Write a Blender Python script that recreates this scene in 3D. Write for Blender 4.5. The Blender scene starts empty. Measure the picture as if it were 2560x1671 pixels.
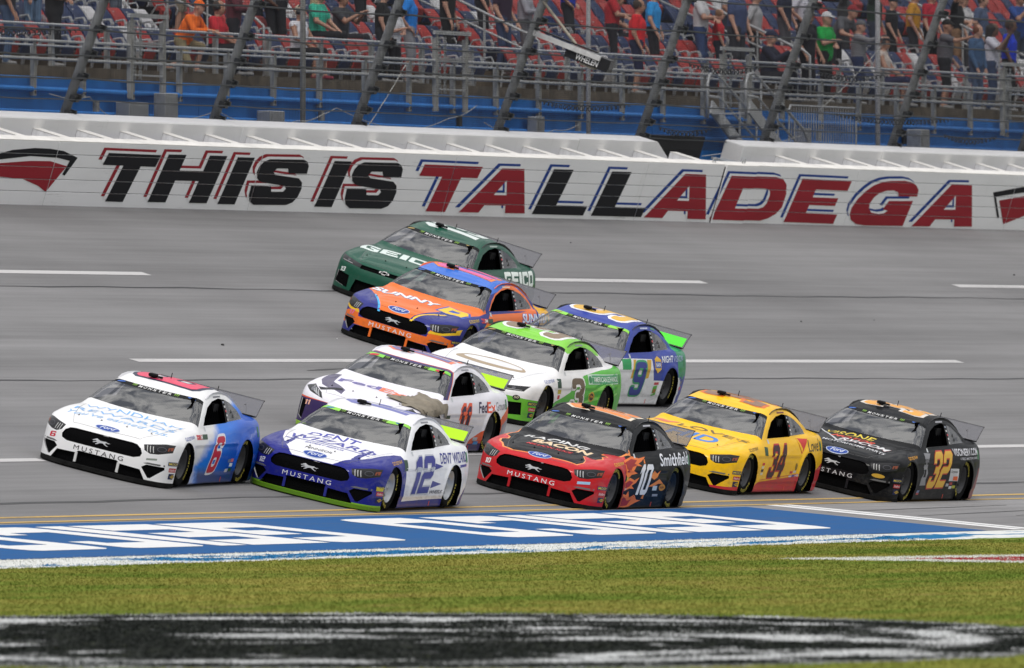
import bpy, bmesh, math, random
import numpy as np
from mathutils import Vector, Matrix
from mathutils.geometry import tessellate_polygon

random.seed(4)
rng = np.random.default_rng(7)
SC = bpy.context.scene
COL = SC.collection
rad = math.radians

# ------------------------------------------------------------------ camera
cam_data = bpy.data.cameras.new('camera')
cam = bpy.data.objects.new('camera', cam_data)
COL.objects.link(cam)
THETA = 19.016150
cam.location = (-245.0, -81.3124, 2.0505)
cam.rotation_euler = (rad(90.0 + 0.1148), 0, rad(THETA - 90.0))
cam_data.sensor_width = 36.0
cam_data.lens = 606.63
cam_data.clip_start = 1.0
cam_data.clip_end = 3000.0
cam_data.dof.use_dof = True
cam_data.dof.focus_distance = 252.0
cam_data.dof.aperture_fstop = 6.3
SC.camera = cam

# ------------------------------------------------------------------ sky, sun, exposure (overcast day)
SUN_EL, SUN_AZ = 52.0, 200.0          # azimuth measured from +X towards +Y
world = bpy.data.worlds.new('World')
SC.world = world
world.use_nodes = True
wt = world.node_tree
for n in list(wt.nodes):
    wt.nodes.remove(n)
wo = wt.nodes.new('ShaderNodeOutputWorld')
bg = wt.nodes.new('ShaderNodeBackground')
bg.inputs['Strength'].default_value = 0.11
sky = wt.nodes.new('ShaderNodeTexSky')
sky.sky_type = 'NISHITA'
sky.sun_disc = False
sky.sun_elevation = rad(SUN_EL)
sky.sun_rotation = rad(90.0 - SUN_AZ)
sky.dust_density = 3.0
tc = wt.nodes.new('ShaderNodeTexCoord')
sep = wt.nodes.new('ShaderNodeSeparateXYZ')
wt.links.new(tc.outputs['Generated'], sep.inputs[0])
# flat cloud deck: direction projected on a plane overhead
zc = wt.nodes.new('ShaderNodeMath'); zc.operation = 'MAXIMUM'; zc.inputs[1].default_value = 0.0
wt.links.new(sep.outputs['Z'], zc.inputs[0])
zadd = wt.nodes.new('ShaderNodeMath'); zadd.operation = 'ADD'; zadd.inputs[1].default_value = 0.13
wt.links.new(zc.outputs[0], zadd.inputs[0])
dx = wt.nodes.new('ShaderNodeMath'); dx.operation = 'DIVIDE'
dy = wt.nodes.new('ShaderNodeMath'); dy.operation = 'DIVIDE'
wt.links.new(sep.outputs['X'], dx.inputs[0]); wt.links.new(zadd.outputs[0], dx.inputs[1])
wt.links.new(sep.outputs['Y'], dy.inputs[0]); wt.links.new(zadd.outputs[0], dy.inputs[1])
cmb = wt.nodes.new('ShaderNodeCombineXYZ')
wt.links.new(dx.outputs[0], cmb.inputs[0]); wt.links.new(dy.outputs[0], cmb.inputs[1])
cn = wt.nodes.new('ShaderNodeTexNoise')
cn.inputs['Scale'].default_value = 6.5; cn.inputs['Detail'].default_value = 4.5
cn.inputs['Roughness'].default_value = 0.56; cn.inputs['Distortion'].default_value = 0.9
wt.links.new(cmb.outputs[0], cn.inputs['Vector'])
cr = wt.nodes.new('ShaderNodeValToRGB')
cr.color_ramp.elements[0].position = 0.41; cr.color_ramp.elements[0].color = (4.2, 4.5, 5.2, 1)
cr.color_ramp.elements[1].position = 0.60; cr.color_ramp.elements[1].color = (16.5, 16.3, 16.0, 1)
wt.links.new(cn.outputs['Fac'], cr.inputs[0])
mixw = wt.nodes.new('ShaderNodeMix'); mixw.data_type = 'RGBA'
mixw.inputs[0].default_value = 0.92
cie = wt.nodes.new('ShaderNodeMath'); cie.operation = 'MULTIPLY_ADD'; cie.inputs[1].default_value = 0.70; cie.inputs[2].default_value = 0.30
zpos = wt.nodes.new('ShaderNodeMath'); zpos.operation = 'MAXIMUM'; zpos.inputs[1].default_value = 0.0
wt.links.new(sep.outputs['Z'], zpos.inputs[0]); wt.links.new(zpos.outputs[0], cie.inputs[0])
cmul = wt.nodes.new('ShaderNodeMix'); cmul.data_type = 'RGBA'; cmul.blend_type = 'MULTIPLY'; cmul.inputs[0].default_value = 1.0
wt.links.new(cr.outputs[0], cmul.inputs['A']); wt.links.new(cie.outputs[0], cmul.inputs['B'])     # overcast sky: darker towards the horizon
wt.links.new(sky.outputs[0], mixw.inputs['A']); wt.links.new(cmul.outputs['Result'], mixw.inputs['B'])
wt.links.new(mixw.outputs['Result'], bg.inputs['Color'])
wt.links.new(bg.outputs[0], wo.inputs[0])

sun_data = bpy.data.lights.new('sun', 'SUN')
sun_data.energy = 1.3
sun_data.angle = rad(18)
sun_data.color = (1.0, 0.96, 0.9)
sun = bpy.data.objects.new('sun', sun_data)
COL.objects.link(sun)
sd = Vector((math.cos(rad(SUN_EL)) * math.cos(rad(SUN_AZ)), math.cos(rad(SUN_EL)) * math.sin(rad(SUN_AZ)), math.sin(rad(SUN_EL))))
sun.rotation_euler = sd.to_track_quat('Z', 'Y').to_euler()
sun.location = (0, 0, 60)

SC.render.engine = 'CYCLES'
SC.cycles.max_bounces = 6
SC.cycles.transparent_max_bounces = 12
SC.cycles.use_denoising = True
SC.view_settings.view_transform = 'Standard'
SC.view_settings.look = 'None'
SC.view_settings.exposure = 0.22
SC.view_settings.gamma = 1.0
SC.view_settings.use_curve_mapping = False

# ------------------------------------------------------------------ helpers
def lin(c):
    if isinstance(c, str):
        c = [int(c[i:i + 2], 16) / 255 for i in (0, 2, 4)]
        return tuple(v / 12.92 if v <= .04045 else ((v + .055) / 1.055) ** 2.4 for v in c)
    return tuple(c)

MATS = {}
def mat(name, color=(.5, .5, .5), rough=.6, metal=0., coat=0., var=0., vscale=6., bump=0., bscale=40., stretch=None,
        alpha=None, spec=.5, two=False, grime=0.):
    if name in MATS:
        return MATS[name]
    m = bpy.data.materials.new(name); m.use_nodes = True
    t = m.node_tree; b = t.nodes['Principled BSDF']
    col = lin(color)
    b.inputs['Base Color'].default_value = (*col, 1)
    b.inputs['Roughness'].default_value = rough
    b.inputs['Metallic'].default_value = metal
    b.inputs['Coat Weight'].default_value = coat
    b.inputs['Coat Roughness'].default_value = .03
    b.inputs['Specular IOR Level'].default_value = spec
    if alpha is not None:
        b.inputs['Alpha'].default_value = alpha
    vec = None
    if var or bump:
        tcn = t.nodes.new('ShaderNodeTexCoord'); vec = tcn.outputs['Object']
        if stretch:
            mp = t.nodes.new('ShaderNodeMapping'); mp.inputs['Scale'].default_value = stretch
            t.links.new(vec, mp.inputs['Vector']); vec = mp.outputs[0]
    src = None
    if var:
        n = t.nodes.new('ShaderNodeTexNoise'); n.inputs['Scale'].default_value = vscale
        n.inputs['Detail'].default_value = 6; n.inputs['Roughness'].default_value = .62
        t.links.new(vec, n.inputs['Vector'])
        r = t.nodes.new('ShaderNodeMapRange')
        r.inputs['From Min'].default_value = .3; r.inputs['From Max'].default_value = .7
        r.inputs['To Min'].default_value = 1 - var; r.inputs['To Max'].default_value = 1 + var
        t.links.new(n.outputs['Fac'], r.inputs['Value'])
        mx = t.nodes.new('ShaderNodeMix'); mx.data_type = 'RGBA'; mx.blend_type = 'MULTIPLY'; mx.inputs[0].default_value = 1
        mx.inputs['A'].default_value = (*col, 1)
        t.links.new(r.outputs[0], mx.inputs['B']); src = mx.outputs['Result']
    if grime:    # rubber dust and scuffs low on the bodywork
        tg = t.nodes.new('ShaderNodeTexCoord'); sg = t.nodes.new('ShaderNodeSeparateXYZ'); t.links.new(tg.outputs['Object'], sg.inputs[0])
        ng = t.nodes.new('ShaderNodeTexNoise'); ng.inputs['Scale'].default_value = 9; ng.inputs['Detail'].default_value = 8; ng.inputs['Roughness'].default_value = .75
        mpg = t.nodes.new('ShaderNodeMapping'); mpg.inputs['Scale'].default_value = (.45, 1, 1.3); t.links.new(tg.outputs['Object'], mpg.inputs['Vector']); t.links.new(mpg.outputs[0], ng.inputs['Vector'])
        r1 = t.nodes.new('ShaderNodeMapRange'); r1.inputs['From Min'].default_value = .48; r1.inputs['From Max'].default_value = .72; t.links.new(ng.outputs['Fac'], r1.inputs['Value'])
        r2 = t.nodes.new('ShaderNodeMapRange'); r2.inputs['From Min'].default_value = .12; r2.inputs['From Max'].default_value = .60; r2.inputs['To Min'].default_value = 1.; r2.inputs['To Max'].default_value = .12; t.links.new(sg.outputs['Z'], r2.inputs['Value'])
        mu = t.nodes.new('ShaderNodeMath'); mu.operation = 'MULTIPLY'; t.links.new(r1.outputs[0], mu.inputs[0]); t.links.new(r2.outputs[0], mu.inputs[1])
        mu2 = t.nodes.new('ShaderNodeMath'); mu2.operation = 'MULTIPLY'; mu2.inputs[1].default_value = grime; t.links.new(mu.outputs[0], mu2.inputs[0])
        m3 = t.nodes.new('ShaderNodeMix'); m3.data_type = 'RGBA'; m3.inputs['A'].default_value = (*col, 1); m3.inputs['B'].default_value = (.085, .08, .075, 1)
        if src: t.links.new(src, m3.inputs['A'])
        t.links.new(mu2.outputs[0], m3.inputs[0]); src = m3.outputs['Result']
    if two:      # unpainted dark inside of a shell
        g = t.nodes.new('ShaderNodeNewGeometry')
        m2 = t.nodes.new('ShaderNodeMix'); m2.data_type = 'RGBA'
        t.links.new(g.outputs['Backfacing'], m2.inputs[0])
        m2.inputs['A'].default_value = (*col, 1); m2.inputs['B'].default_value = (.012, .012, .013, 1)
        if src: t.links.new(src, m2.inputs['A'])
        src = m2.outputs['Result']
    if src: t.links.new(src, b.inputs['Base Color'])
    if bump:
        n2 = t.nodes.new('ShaderNodeTexNoise'); n2.inputs['Scale'].default_value = bscale; n2.inputs['Detail'].default_value = 5
        t.links.new(vec, n2.inputs['Vector'])
        bp = t.nodes.new('ShaderNodeBump'); bp.inputs['Strength'].default_value = bump; bp.inputs['Distance'].default_value = .02
        t.links.new(n2.outputs['Fac'], bp.inputs['Height']); t.links.new(bp.outputs[0], b.inputs['Normal'])
    MATS[name] = m
    return m

def tag(o, label=None, cat=None, group=None, kind=None):
    if label: o['label'] = label
    if cat: o['category'] = cat
    if group: o['group'] = group
    if kind: o['kind'] = kind
    return o

def empty(name, label=None, cat=None, group=None, loc=(0, 0, 0), parent=None):
    o = bpy.data.objects.new(name, None); COL.objects.link(o)
    o.empty_display_size = .2; o.location = loc
    if parent: o.parent = parent
    return tag(o, label, cat, group)

def add(name, me, parent=None, m=None):
    o = bpy.data.objects.new(name, me); COL.objects.link(o)
    if parent: o.parent = parent
    if m is not None and not me.materials:
        for q in (m if isinstance(m, (list, tuple)) else [m]): me.materials.append(q)
    return o

def mesh(name, v, f, smooth=False, normals=None, mi=None):
    me = bpy.data.meshes.new(name)
    me.from_pydata([tuple(map(float, p)) for p in v], [], [tuple(map(int, q)) for q in f])
    if mi is not None:
        me.polygons.foreach_set('material_index', list(mi))
    if smooth or normals is not None:
        me.polygons.foreach_set('use_smooth', [True] * len(me.polygons))
    me.update()
    if normals is not None:
        me.normals_split_custom_set_from_vertices([tuple(map(float, n)) for n in normals])
    return me

class MB:
    """collects boxes, tubes, prisms for one mesh"""
    def __init__(s): s.v = []; s.f = []; s.mi = []; s.cur = 0
    def poly(s, vs, fs):
        b = len(s.v); s.v += [tuple(p) for p in vs]; s.f += [tuple(b + i for i in q) for q in fs]; s.mi += [s.cur] * len(fs); return s
    def box(s, x0, x1, y0, y1, z0, z1, bev=0.):
        if bev:
            bm = bmesh.new(); bmesh.ops.create_cube(bm, size=1)
            for w in bm.verts:
                w.co = ((x0 + x1) / 2 + w.co.x * (x1 - x0), (y0 + y1) / 2 + w.co.y * (y1 - y0), (z0 + z1) / 2 + w.co.z * (z1 - z0))
            bmesh.ops.bevel(bm, geom=bm.edges[:], offset=bev, segments=1, affect='EDGES')
            bm.verts.index_update()
            s.poly([w.co[:] for w in bm.verts], [[w.index for w in q.verts] for q in bm.faces]); bm.free(); return s
        v = [(x, y, z) for x in (x0, x1) for y in (y0, y1) for z in (z0, z1)]
        return s.poly(v, [(0, 1, 3, 2), (4, 6, 7, 5), (0, 4, 5, 1), (2, 3, 7, 6), (0, 2, 6, 4), (1, 5, 7, 3)])
    def obox(s, c, ax, ay, az):       # oriented box: centre and three half-axis vectors
        c, ax, ay, az = map(np.array, (c, ax, ay, az))
        v = [c + i * ax + j * ay + k * az for i in (-1, 1) for j in (-1, 1) for k in (-1, 1)]
        return s.poly(v, [(0, 1, 3, 2), (4, 6, 7, 5), (0, 4, 5, 1), (2, 3, 7, 6), (0, 2, 6, 4), (1, 5, 7, 3)])
    def tube(s, pts, r, n=8, caps=True):
        pts = [np.array(p, float) for p in pts]; R = r if isinstance(r, (list, tuple)) else [r] * len(pts)
        rings = []
        up = None
        for i, p in enumerate(pts):
            t = pts[min(i + 1, len(pts) - 1)] - pts[max(i - 1, 0)]; t = t / (np.linalg.norm(t) + 1e-9)
            a = np.cross(t, up) if up is not None else np.cross(t, (0, 0, 1) if abs(t[2]) < .9 else (1, 0, 0))
            a /= np.linalg.norm(a) + 1e-9; b = np.cross(a, t); up = b
            rings.append([p + R[i] * (math.cos(2 * math.pi * k / n) * a + math.sin(2 * math.pi * k / n) * b) for k in range(n)])
        vs = [q for g in rings for q in g]
        fs = [(i * n + k, i * n + (k + 1) % n, (i + 1) * n + (k + 1) % n, (i + 1) * n + k) for i in range(len(pts) - 1) for k in range(n)]
        if caps: fs += [tuple(range(n))[::-1], tuple((len(pts) - 1) * n + k for k in range(n))]
        return s.poly(vs, fs)
    def prism(s, poly, axis, a, b):   # polygon in the two other axes, extruded along axis
        n = len(poly)
        def P(q, t):
            w = [q[0], q[1]]; w.insert(axis, t); return tuple(w)
        return s.poly([P(q, a) for q in poly] + [P(q, b) for q in poly],
                      [tuple(range(n))[::-1], tuple(range(n, 2 * n))] + [(i, (i + 1) % n, n + (i + 1) % n, n + i) for i in range(n)])
    def lathe(s, prof, n, axis=1, c=(0, 0, 0)):  # prof: (offset along axis, radius)
        vs = []
        for (o, r) in prof:
            for k in range(n):
                t = 2 * math.pi * k / n; w = [r * math.cos(t), r * math.sin(t)]; w.insert(axis, o)
                vs.append((w[0] + c[0], w[1] + c[1], w[2] + c[2]))
        fs = [(i * n + k, i * n + (k + 1) % n, (i + 1) * n + (k + 1) % n, (i + 1) * n + k) for i in range(len(prof) - 1) for k in range(n)]
        return s.poly(vs, fs)
    def build(s, name, m=None, parent=None, smooth=False):
        me = mesh(name, s.v, s.f, smooth, mi=s.mi)
        bm = bmesh.new(); bm.from_mesh(me); bmesh.ops.recalc_face_normals(bm, faces=bm.faces); bm.to_mesh(me); bm.free()
        return add(name, me, parent, m)
    def me(s, name, m=None, smooth=False):
        me = mesh(name, s.v, s.f, smooth, mi=s.mi)
        bm = bmesh.new(); bm.from_mesh(me); bmesh.ops.recalc_face_normals(bm, faces=bm.faces); bm.to_mesh(me); bm.free()
        if m is not None:
            for q in (m if isinstance(m, (list, tuple)) else [m]): me.materials.append(q)
        return me

# ---- flat lettering: 2-D outlines (vertices, triangles) from the built-in font or from polygons
_txt = {}
def text2d(s, bold=0., shear=0., spacing=1.):
    k = (s, bold, shear, spacing)
    if k not in _txt:
        c = bpy.data.curves.new('t', 'FONT'); c.body = s; c.offset = bold; c.shear = shear; c.space_character = spacing
        c.resolution_u = 3; c.fill_mode = 'BOTH'; c.dimensions = '2D'
        o = bpy.data.objects.new('t', c)
        me = bpy.data.meshes.new_from_object(o)
        V = np.array([v.co[:2] for v in me.vertices]); F = [tuple(p.vertices) for p in me.polygons]
        bpy.data.objects.remove(o); bpy.data.curves.remove(c); bpy.data.meshes.remove(me)
        # reference box from the plain text so that outlines stay centred on it
        _txt[k] = (V, F)
    return _txt[k]

def textbox(s, bold=0., shear=0., spacing=1., ref=None):
    V, F = text2d(s, bold, shear, spacing)
    R = text2d(s, ref if ref is not None else bold, shear, spacing)[0]
    lo, hi = R.min(0), R.max(0)
    return (V - lo) / (hi - lo), F

def poly2d(outlines):
    """one or more closed outlines (later ones may be holes) -> vertices, triangles"""
    T = tessellate_polygon([[Vector((p[0], p[1], 0)) for p in q] for q in outlines])
    return np.array([p for q in outlines for p in q], float), [tuple(t) for t in T]

def gridcut(V, F, su, sv):
    """cut a flat mesh along a grid so that it can follow a curved surface"""
    bm = bmesh.new()
    vs = [bm.verts.new((p[0], p[1], 0)) for p in V]
    for q in F:
        try: bm.faces.new([vs[i] for i in q])
        except ValueError: pass
    lo = V.min(0); hi = V.max(0)
    for ax, st in ((0, su), (1, sv)):
        if not st: continue
        n = int((hi[ax] - lo[ax]) / st)
        for i in range(1, n + 1):
            co = [0, 0, 0]; co[ax] = lo[ax] + i * (hi[ax] - lo[ax]) / (n + 1); no = [0, 0, 0]; no[ax] = 1
            bmesh.ops.bisect_plane(bm, geom=bm.verts[:] + bm.edges[:] + bm.faces[:], dist=1e-6, plane_co=co, plane_no=no)
    bm.verts.index_update()
    V = np.array([v.co[:2] for v in bm.verts]); F = [tuple(v.index for v in q.verts) for q in bm.faces]
    bm.free()
    return V, F
def ell(cx, cy, rx, ry, n=24, a0=0., a1=2 * math.pi):
    return [(cx + rx * math.cos(a0 + (a1 - a0) * i / n), cy + ry * math.sin(a0 + (a1 - a0) * i / n)) for i in range(n + (0 if abs(a1 - a0 - 2 * math.pi) < 1e-6 else 1))]

def offset_poly(pts, d):
    """move every edge of a closed outline outwards (counter-clockwise outline, d > 0)"""
    n = len(pts); P = [np.array(p, float) for p in pts]
    area = sum(P[i][0] * P[(i + 1) % n][1] - P[(i + 1) % n][0] * P[i][1] for i in range(n)); sg = 1 if area > 0 else -1
    out = []
    for i in range(n):
        a, b, c = P[i - 1], P[i], P[(i + 1) % n]
        e1 = b - a; e2 = c - b; n1 = np.array((e1[1], -e1[0])) / (np.linalg.norm(e1) + 1e-9) * sg; n2 = np.array((e2[1], -e2[0])) / (np.linalg.norm(e2) + 1e-9) * sg
        m = n1 + n2; k = max(m @ m, .5); out.append(tuple(b + m * (2 * d / k)))
    return out
def chaikin(pts, n=1):
    for _ in range(n):
        q = []
        for i in range(len(pts)):
            a, b = np.array(pts[i]), np.array(pts[(i + 1) % len(pts)]); q += [tuple(a * .8 + b * .2), tuple(a * .2 + b * .8)]
        pts = q
    return pts
_six = [[(.15, 0), (.85, 0), (1, .1), (1, .50), (.85, .60), (.3, .60), (.3, .83), (.7, .83), (.7, .74), (1, .74), (1, .9), (.85, 1), (.15, 1), (0, .9), (0, .1)], [(.3, .17), (.3, .43), (.7, .43), (.7, .17)]]
DIG = {'0': [[(.15, 0), (.85, 0), (1, .1), (1, .9), (.85, 1), (.15, 1), (0, .9), (0, .1)], [(.31, .17), (.31, .83), (.69, .83), (.69, .17)]],
 '1': [[(.25, 0), (.68, 0), (.68, 1), (.38, 1), (.02, .86), (.02, .68), (.25, .76)]],
 '2': [[(0, 0), (1, 0), (1, .18), (.31, .18), (.31, .40), (.85, .40), (1, .50), (1, .90), (.85, 1), (.15, 1), (0, .90), (0, .70), (.31, .70), (.31, .82), (.69, .82), (.69, .58), (.15, .58), (0, .48)]],
 '3': [[(0, .1), (.15, 0), (.85, 0), (1, .1), (1, .44), (.9, .5), (1, .56), (1, .9), (.85, 1), (.15, 1), (0, .9), (0, .70), (.31, .70), (.31, .82), (.69, .82), (.69, .59), (.38, .59), (.38, .41), (.69, .41), (.69, .18), (.31, .18), (.31, .30), (0, .30)]],
 '4': [[(.58, 0), (.90, 0), (.90, .22), (1, .22), (1, .40), (.90, .40), (.90, 1), (.58, 1), (0, .42), (0, .22), (.58, .22)], [(.58, .40), (.28, .40), (.58, .72)]],
 '6': _six, '7': [[(.15, 0), (.5, 0), (1, .8), (1, 1), (0, 1), (0, .8), (.62, .8)]], '9': [[(1 - a, 1 - b) for a, b in q] for q in _six]}
def digits2d(s, grow=0., rnd=0):
    """block numerals side by side in a unit box; grow widens the outline"""
    w = [.62 if ch == '1' else 1. for ch in s]; gap = .14; tot = sum(w) + gap * (len(s) - 1); x = 0; V, F = [], []
    for ch, wi in zip(s, w):
        loops = [chaikin(q, rnd) if rnd else q for q in DIG[ch]]
        loops = [[(a * wi / (.70 if ch == '1' else 1.), b) for a, b in q] for q in loops]
        if grow: loops = [offset_poly(loops[0], grow)] + [offset_poly(q, -grow) for q in loops[1:]]
        v, f = poly2d([[((x + a) / tot, b) for a, b in q] for q in loops])
        o = len(V); V += list(v); F += [tuple(o + i for i in t) for t in f]; x += wi + gap
    return np.array(V), F
# ------------------------------------------------------------------ ground: grass, apron, banked track
B0, B2, YW = 0.2272057, 0.00312564, 16.7741
AP = 0.0905
def track_z(y):
    if y >= 0: return B0 * y + B2 * y * y
    if y > -5: return AP * y
    return -5 * AP
def sheet(name, x0, x1, ys, m, lift=0., parent=None, nx=1):
    xs = [x0 + (x1 - x0) * i / nx for i in range(nx + 1)]
    v = [(x, y, track_z(y) + lift) for x in xs for y in ys]; n = len(ys)
    f = [(i * n + j, (i + 1) * n + j, (i + 1) * n + j + 1, i * n + j + 1) for i in range(nx) for j in range(n - 1)]
    return add(name, mesh(name, v, f, smooth=True), parent, m)

def node_noise(t, vec, scale, detail=4, rough=.6, st=None, dist=0.):
    if st:
        mp = t.nodes.new('ShaderNodeMapping'); mp.inputs['Scale'].default_value = st
        t.links.new(vec, mp.inputs['Vector']); vec = mp.outputs[0]
    n = t.nodes.new('ShaderNodeTexNoise'); n.inputs['Scale'].default_value = scale; n.inputs['Detail'].default_value = detail
    n.inputs['Roughness'].default_value = rough; n.inputs['Distortion'].default_value = dist
    t.links.new(vec, n.inputs['Vector']); return n.outputs['Fac']
def node_math(t, op, a, b=None, clamp=False):
    n = t.nodes.new('ShaderNodeMath'); n.operation = op; n.use_clamp = clamp
    for i, q in enumerate((a, b)):
        if q is None: continue
        if isinstance(q, (int, float)): n.inputs[i].default_value = q
        else: t.links.new(q, n.inputs[i])
    return n.outputs[0]
def node_step(t, v, a, b):
    r = t.nodes.new('ShaderNodeMapRange'); r.interpolation_type = 'SMOOTHSTEP'
    r.inputs['From Min'].default_value = a; r.inputs['From Max'].default_value = b
    t.links.new(v, r.inputs['Value']); return r.outputs[0]
def node_mix(t, fac, a, b):
    n = t.nodes.new('ShaderNodeMix'); n.data_type = 'RGBA'
    if isinstance(fac, (int, float)): n.inputs[0].default_value = fac
    else: t.links.new(fac, n.inputs[0])
    for k, q in (('A', a), ('B', b)):
        if isinstance(q, tuple): n.inputs[k].default_value = (*q[:3], 1)
        else: t.links.new(q, n.inputs[k])
    return n.outputs['Result']
def base_mat(name, rough=.8, spec=.2):
    m = bpy.data.materials.new(name); m.use_nodes = True; t = m.node_tree; b = t.nodes['Principled BSDF']
    b.inputs['Roughness'].default_value = rough; b.inputs['Specular IOR Level'].default_value = spec
    c = t.nodes.new('ShaderNodeTexCoord'); s = t.nodes.new('ShaderNodeSeparateXYZ'); t.links.new(c.outputs['Object'], s.inputs[0])
    MATS[name] = m
    return m, t, b, c.outputs['Object'], s.outputs

def asphalt_nodes(name, base=.190, tint=(1.0, .985, 1.0)):
    m, t, b, vec, s = base_mat(name, .82)
    streak = node_noise(t, vec, 1.0, 6, .68, (.012, 1.0, 0))          # long streaks along the racing line
    fine = node_noise(t, vec, 1.0, 5, .7, (.10, 5.0, 0))
    blotch = node_noise(t, vec, .12, 3, .5)
    grain = node_noise(t, vec, 60, 3, .7)
    v = node_math(t, 'MULTIPLY', node_math(t, 'SUBTRACT', streak, .5), 1.0)
    v = node_math(t, 'ADD', v, node_math(t, 'MULTIPLY', node_math(t, 'SUBTRACT', fine, .5), .6))
    v = node_math(t, 'ADD', v, node_math(t, 'MULTIPLY', node_math(t, 'SUBTRACT', blotch, .5), .55))
    v = node_math(t, 'ADD', v, node_math(t, 'MULTIPLY', node_math(t, 'SUBTRACT', grain, .5), .35))
    band = node_noise(t, vec, 1.0, 2, .5, (.002, .42, 0))                # rubbered-in grooves
    v = node_math(t, 'ADD', v, node_math(t, 'MULTIPLY', node_math(t, 'SUBTRACT', band, .5), .75))
    v = node_math(t, 'MAXIMUM', node_math(t, 'ADD', v, 1.0), .42)
    v = node_math(t, 'MULTIPLY', v, base)
    cx = t.nodes.new('ShaderNodeCombineXYZ')
    for i in range(3): t.links.new(node_math(t, 'MULTIPLY', v, tint[i]), cx.inputs[i])
    t.links.new(cx.outputs[0], b.inputs['Base Color'])
    bp = t.nodes.new('ShaderNodeBump'); bp.inputs['Strength'].default_value = .3; bp.inputs['Distance'].default_value = .01
    t.links.new(grain, bp.inputs['Height']); t.links.new(bp.outputs[0], b.inputs['Normal'])
    return m
M_asph = asphalt_nodes('asphalt')
M_apron = asphalt_nodes('apron_asphalt', .20)

def painted(name, color, wear=.25, rough=.75):
    """road paint: worn and dirty along the direction of travel"""
    m, t, b, vec, s = base_mat(name, rough, .06)
    n = node_noise(t, vec, 1.0, 6, .7, (.12, 3.0, 0)); g = node_noise(t, vec, 9, 4, .7)
    w = node_math(t, 'MULTIPLY', node_step(t, node_math(t, 'ADD', node_math(t, 'MULTIPLY', n, .7), node_math(t, 'MULTIPLY', g, .3)), .46, .72), wear)
    t.links.new(node_mix(t, w, lin(color), (.10, .10, .105)), b.inputs['Base Color'])
    return m
M_white_line = painted('white_road_paint', (.52, .51, .51), .45)
M_yellow_line = painted('yellow_road_paint', (.55, .37, .13), .8)
M_blue_ground = painted('blue_road_paint', (.016, .095, .27), .35)
M_white_ground = painted('white_letter_paint', (.72, .72, .72), .12)
M_skid = mat('tar_seam', (.022, .022, .025), .7)
M_skid2 = mat('tyre_rubber_mark', (.05, .05, .052), .8)

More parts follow.
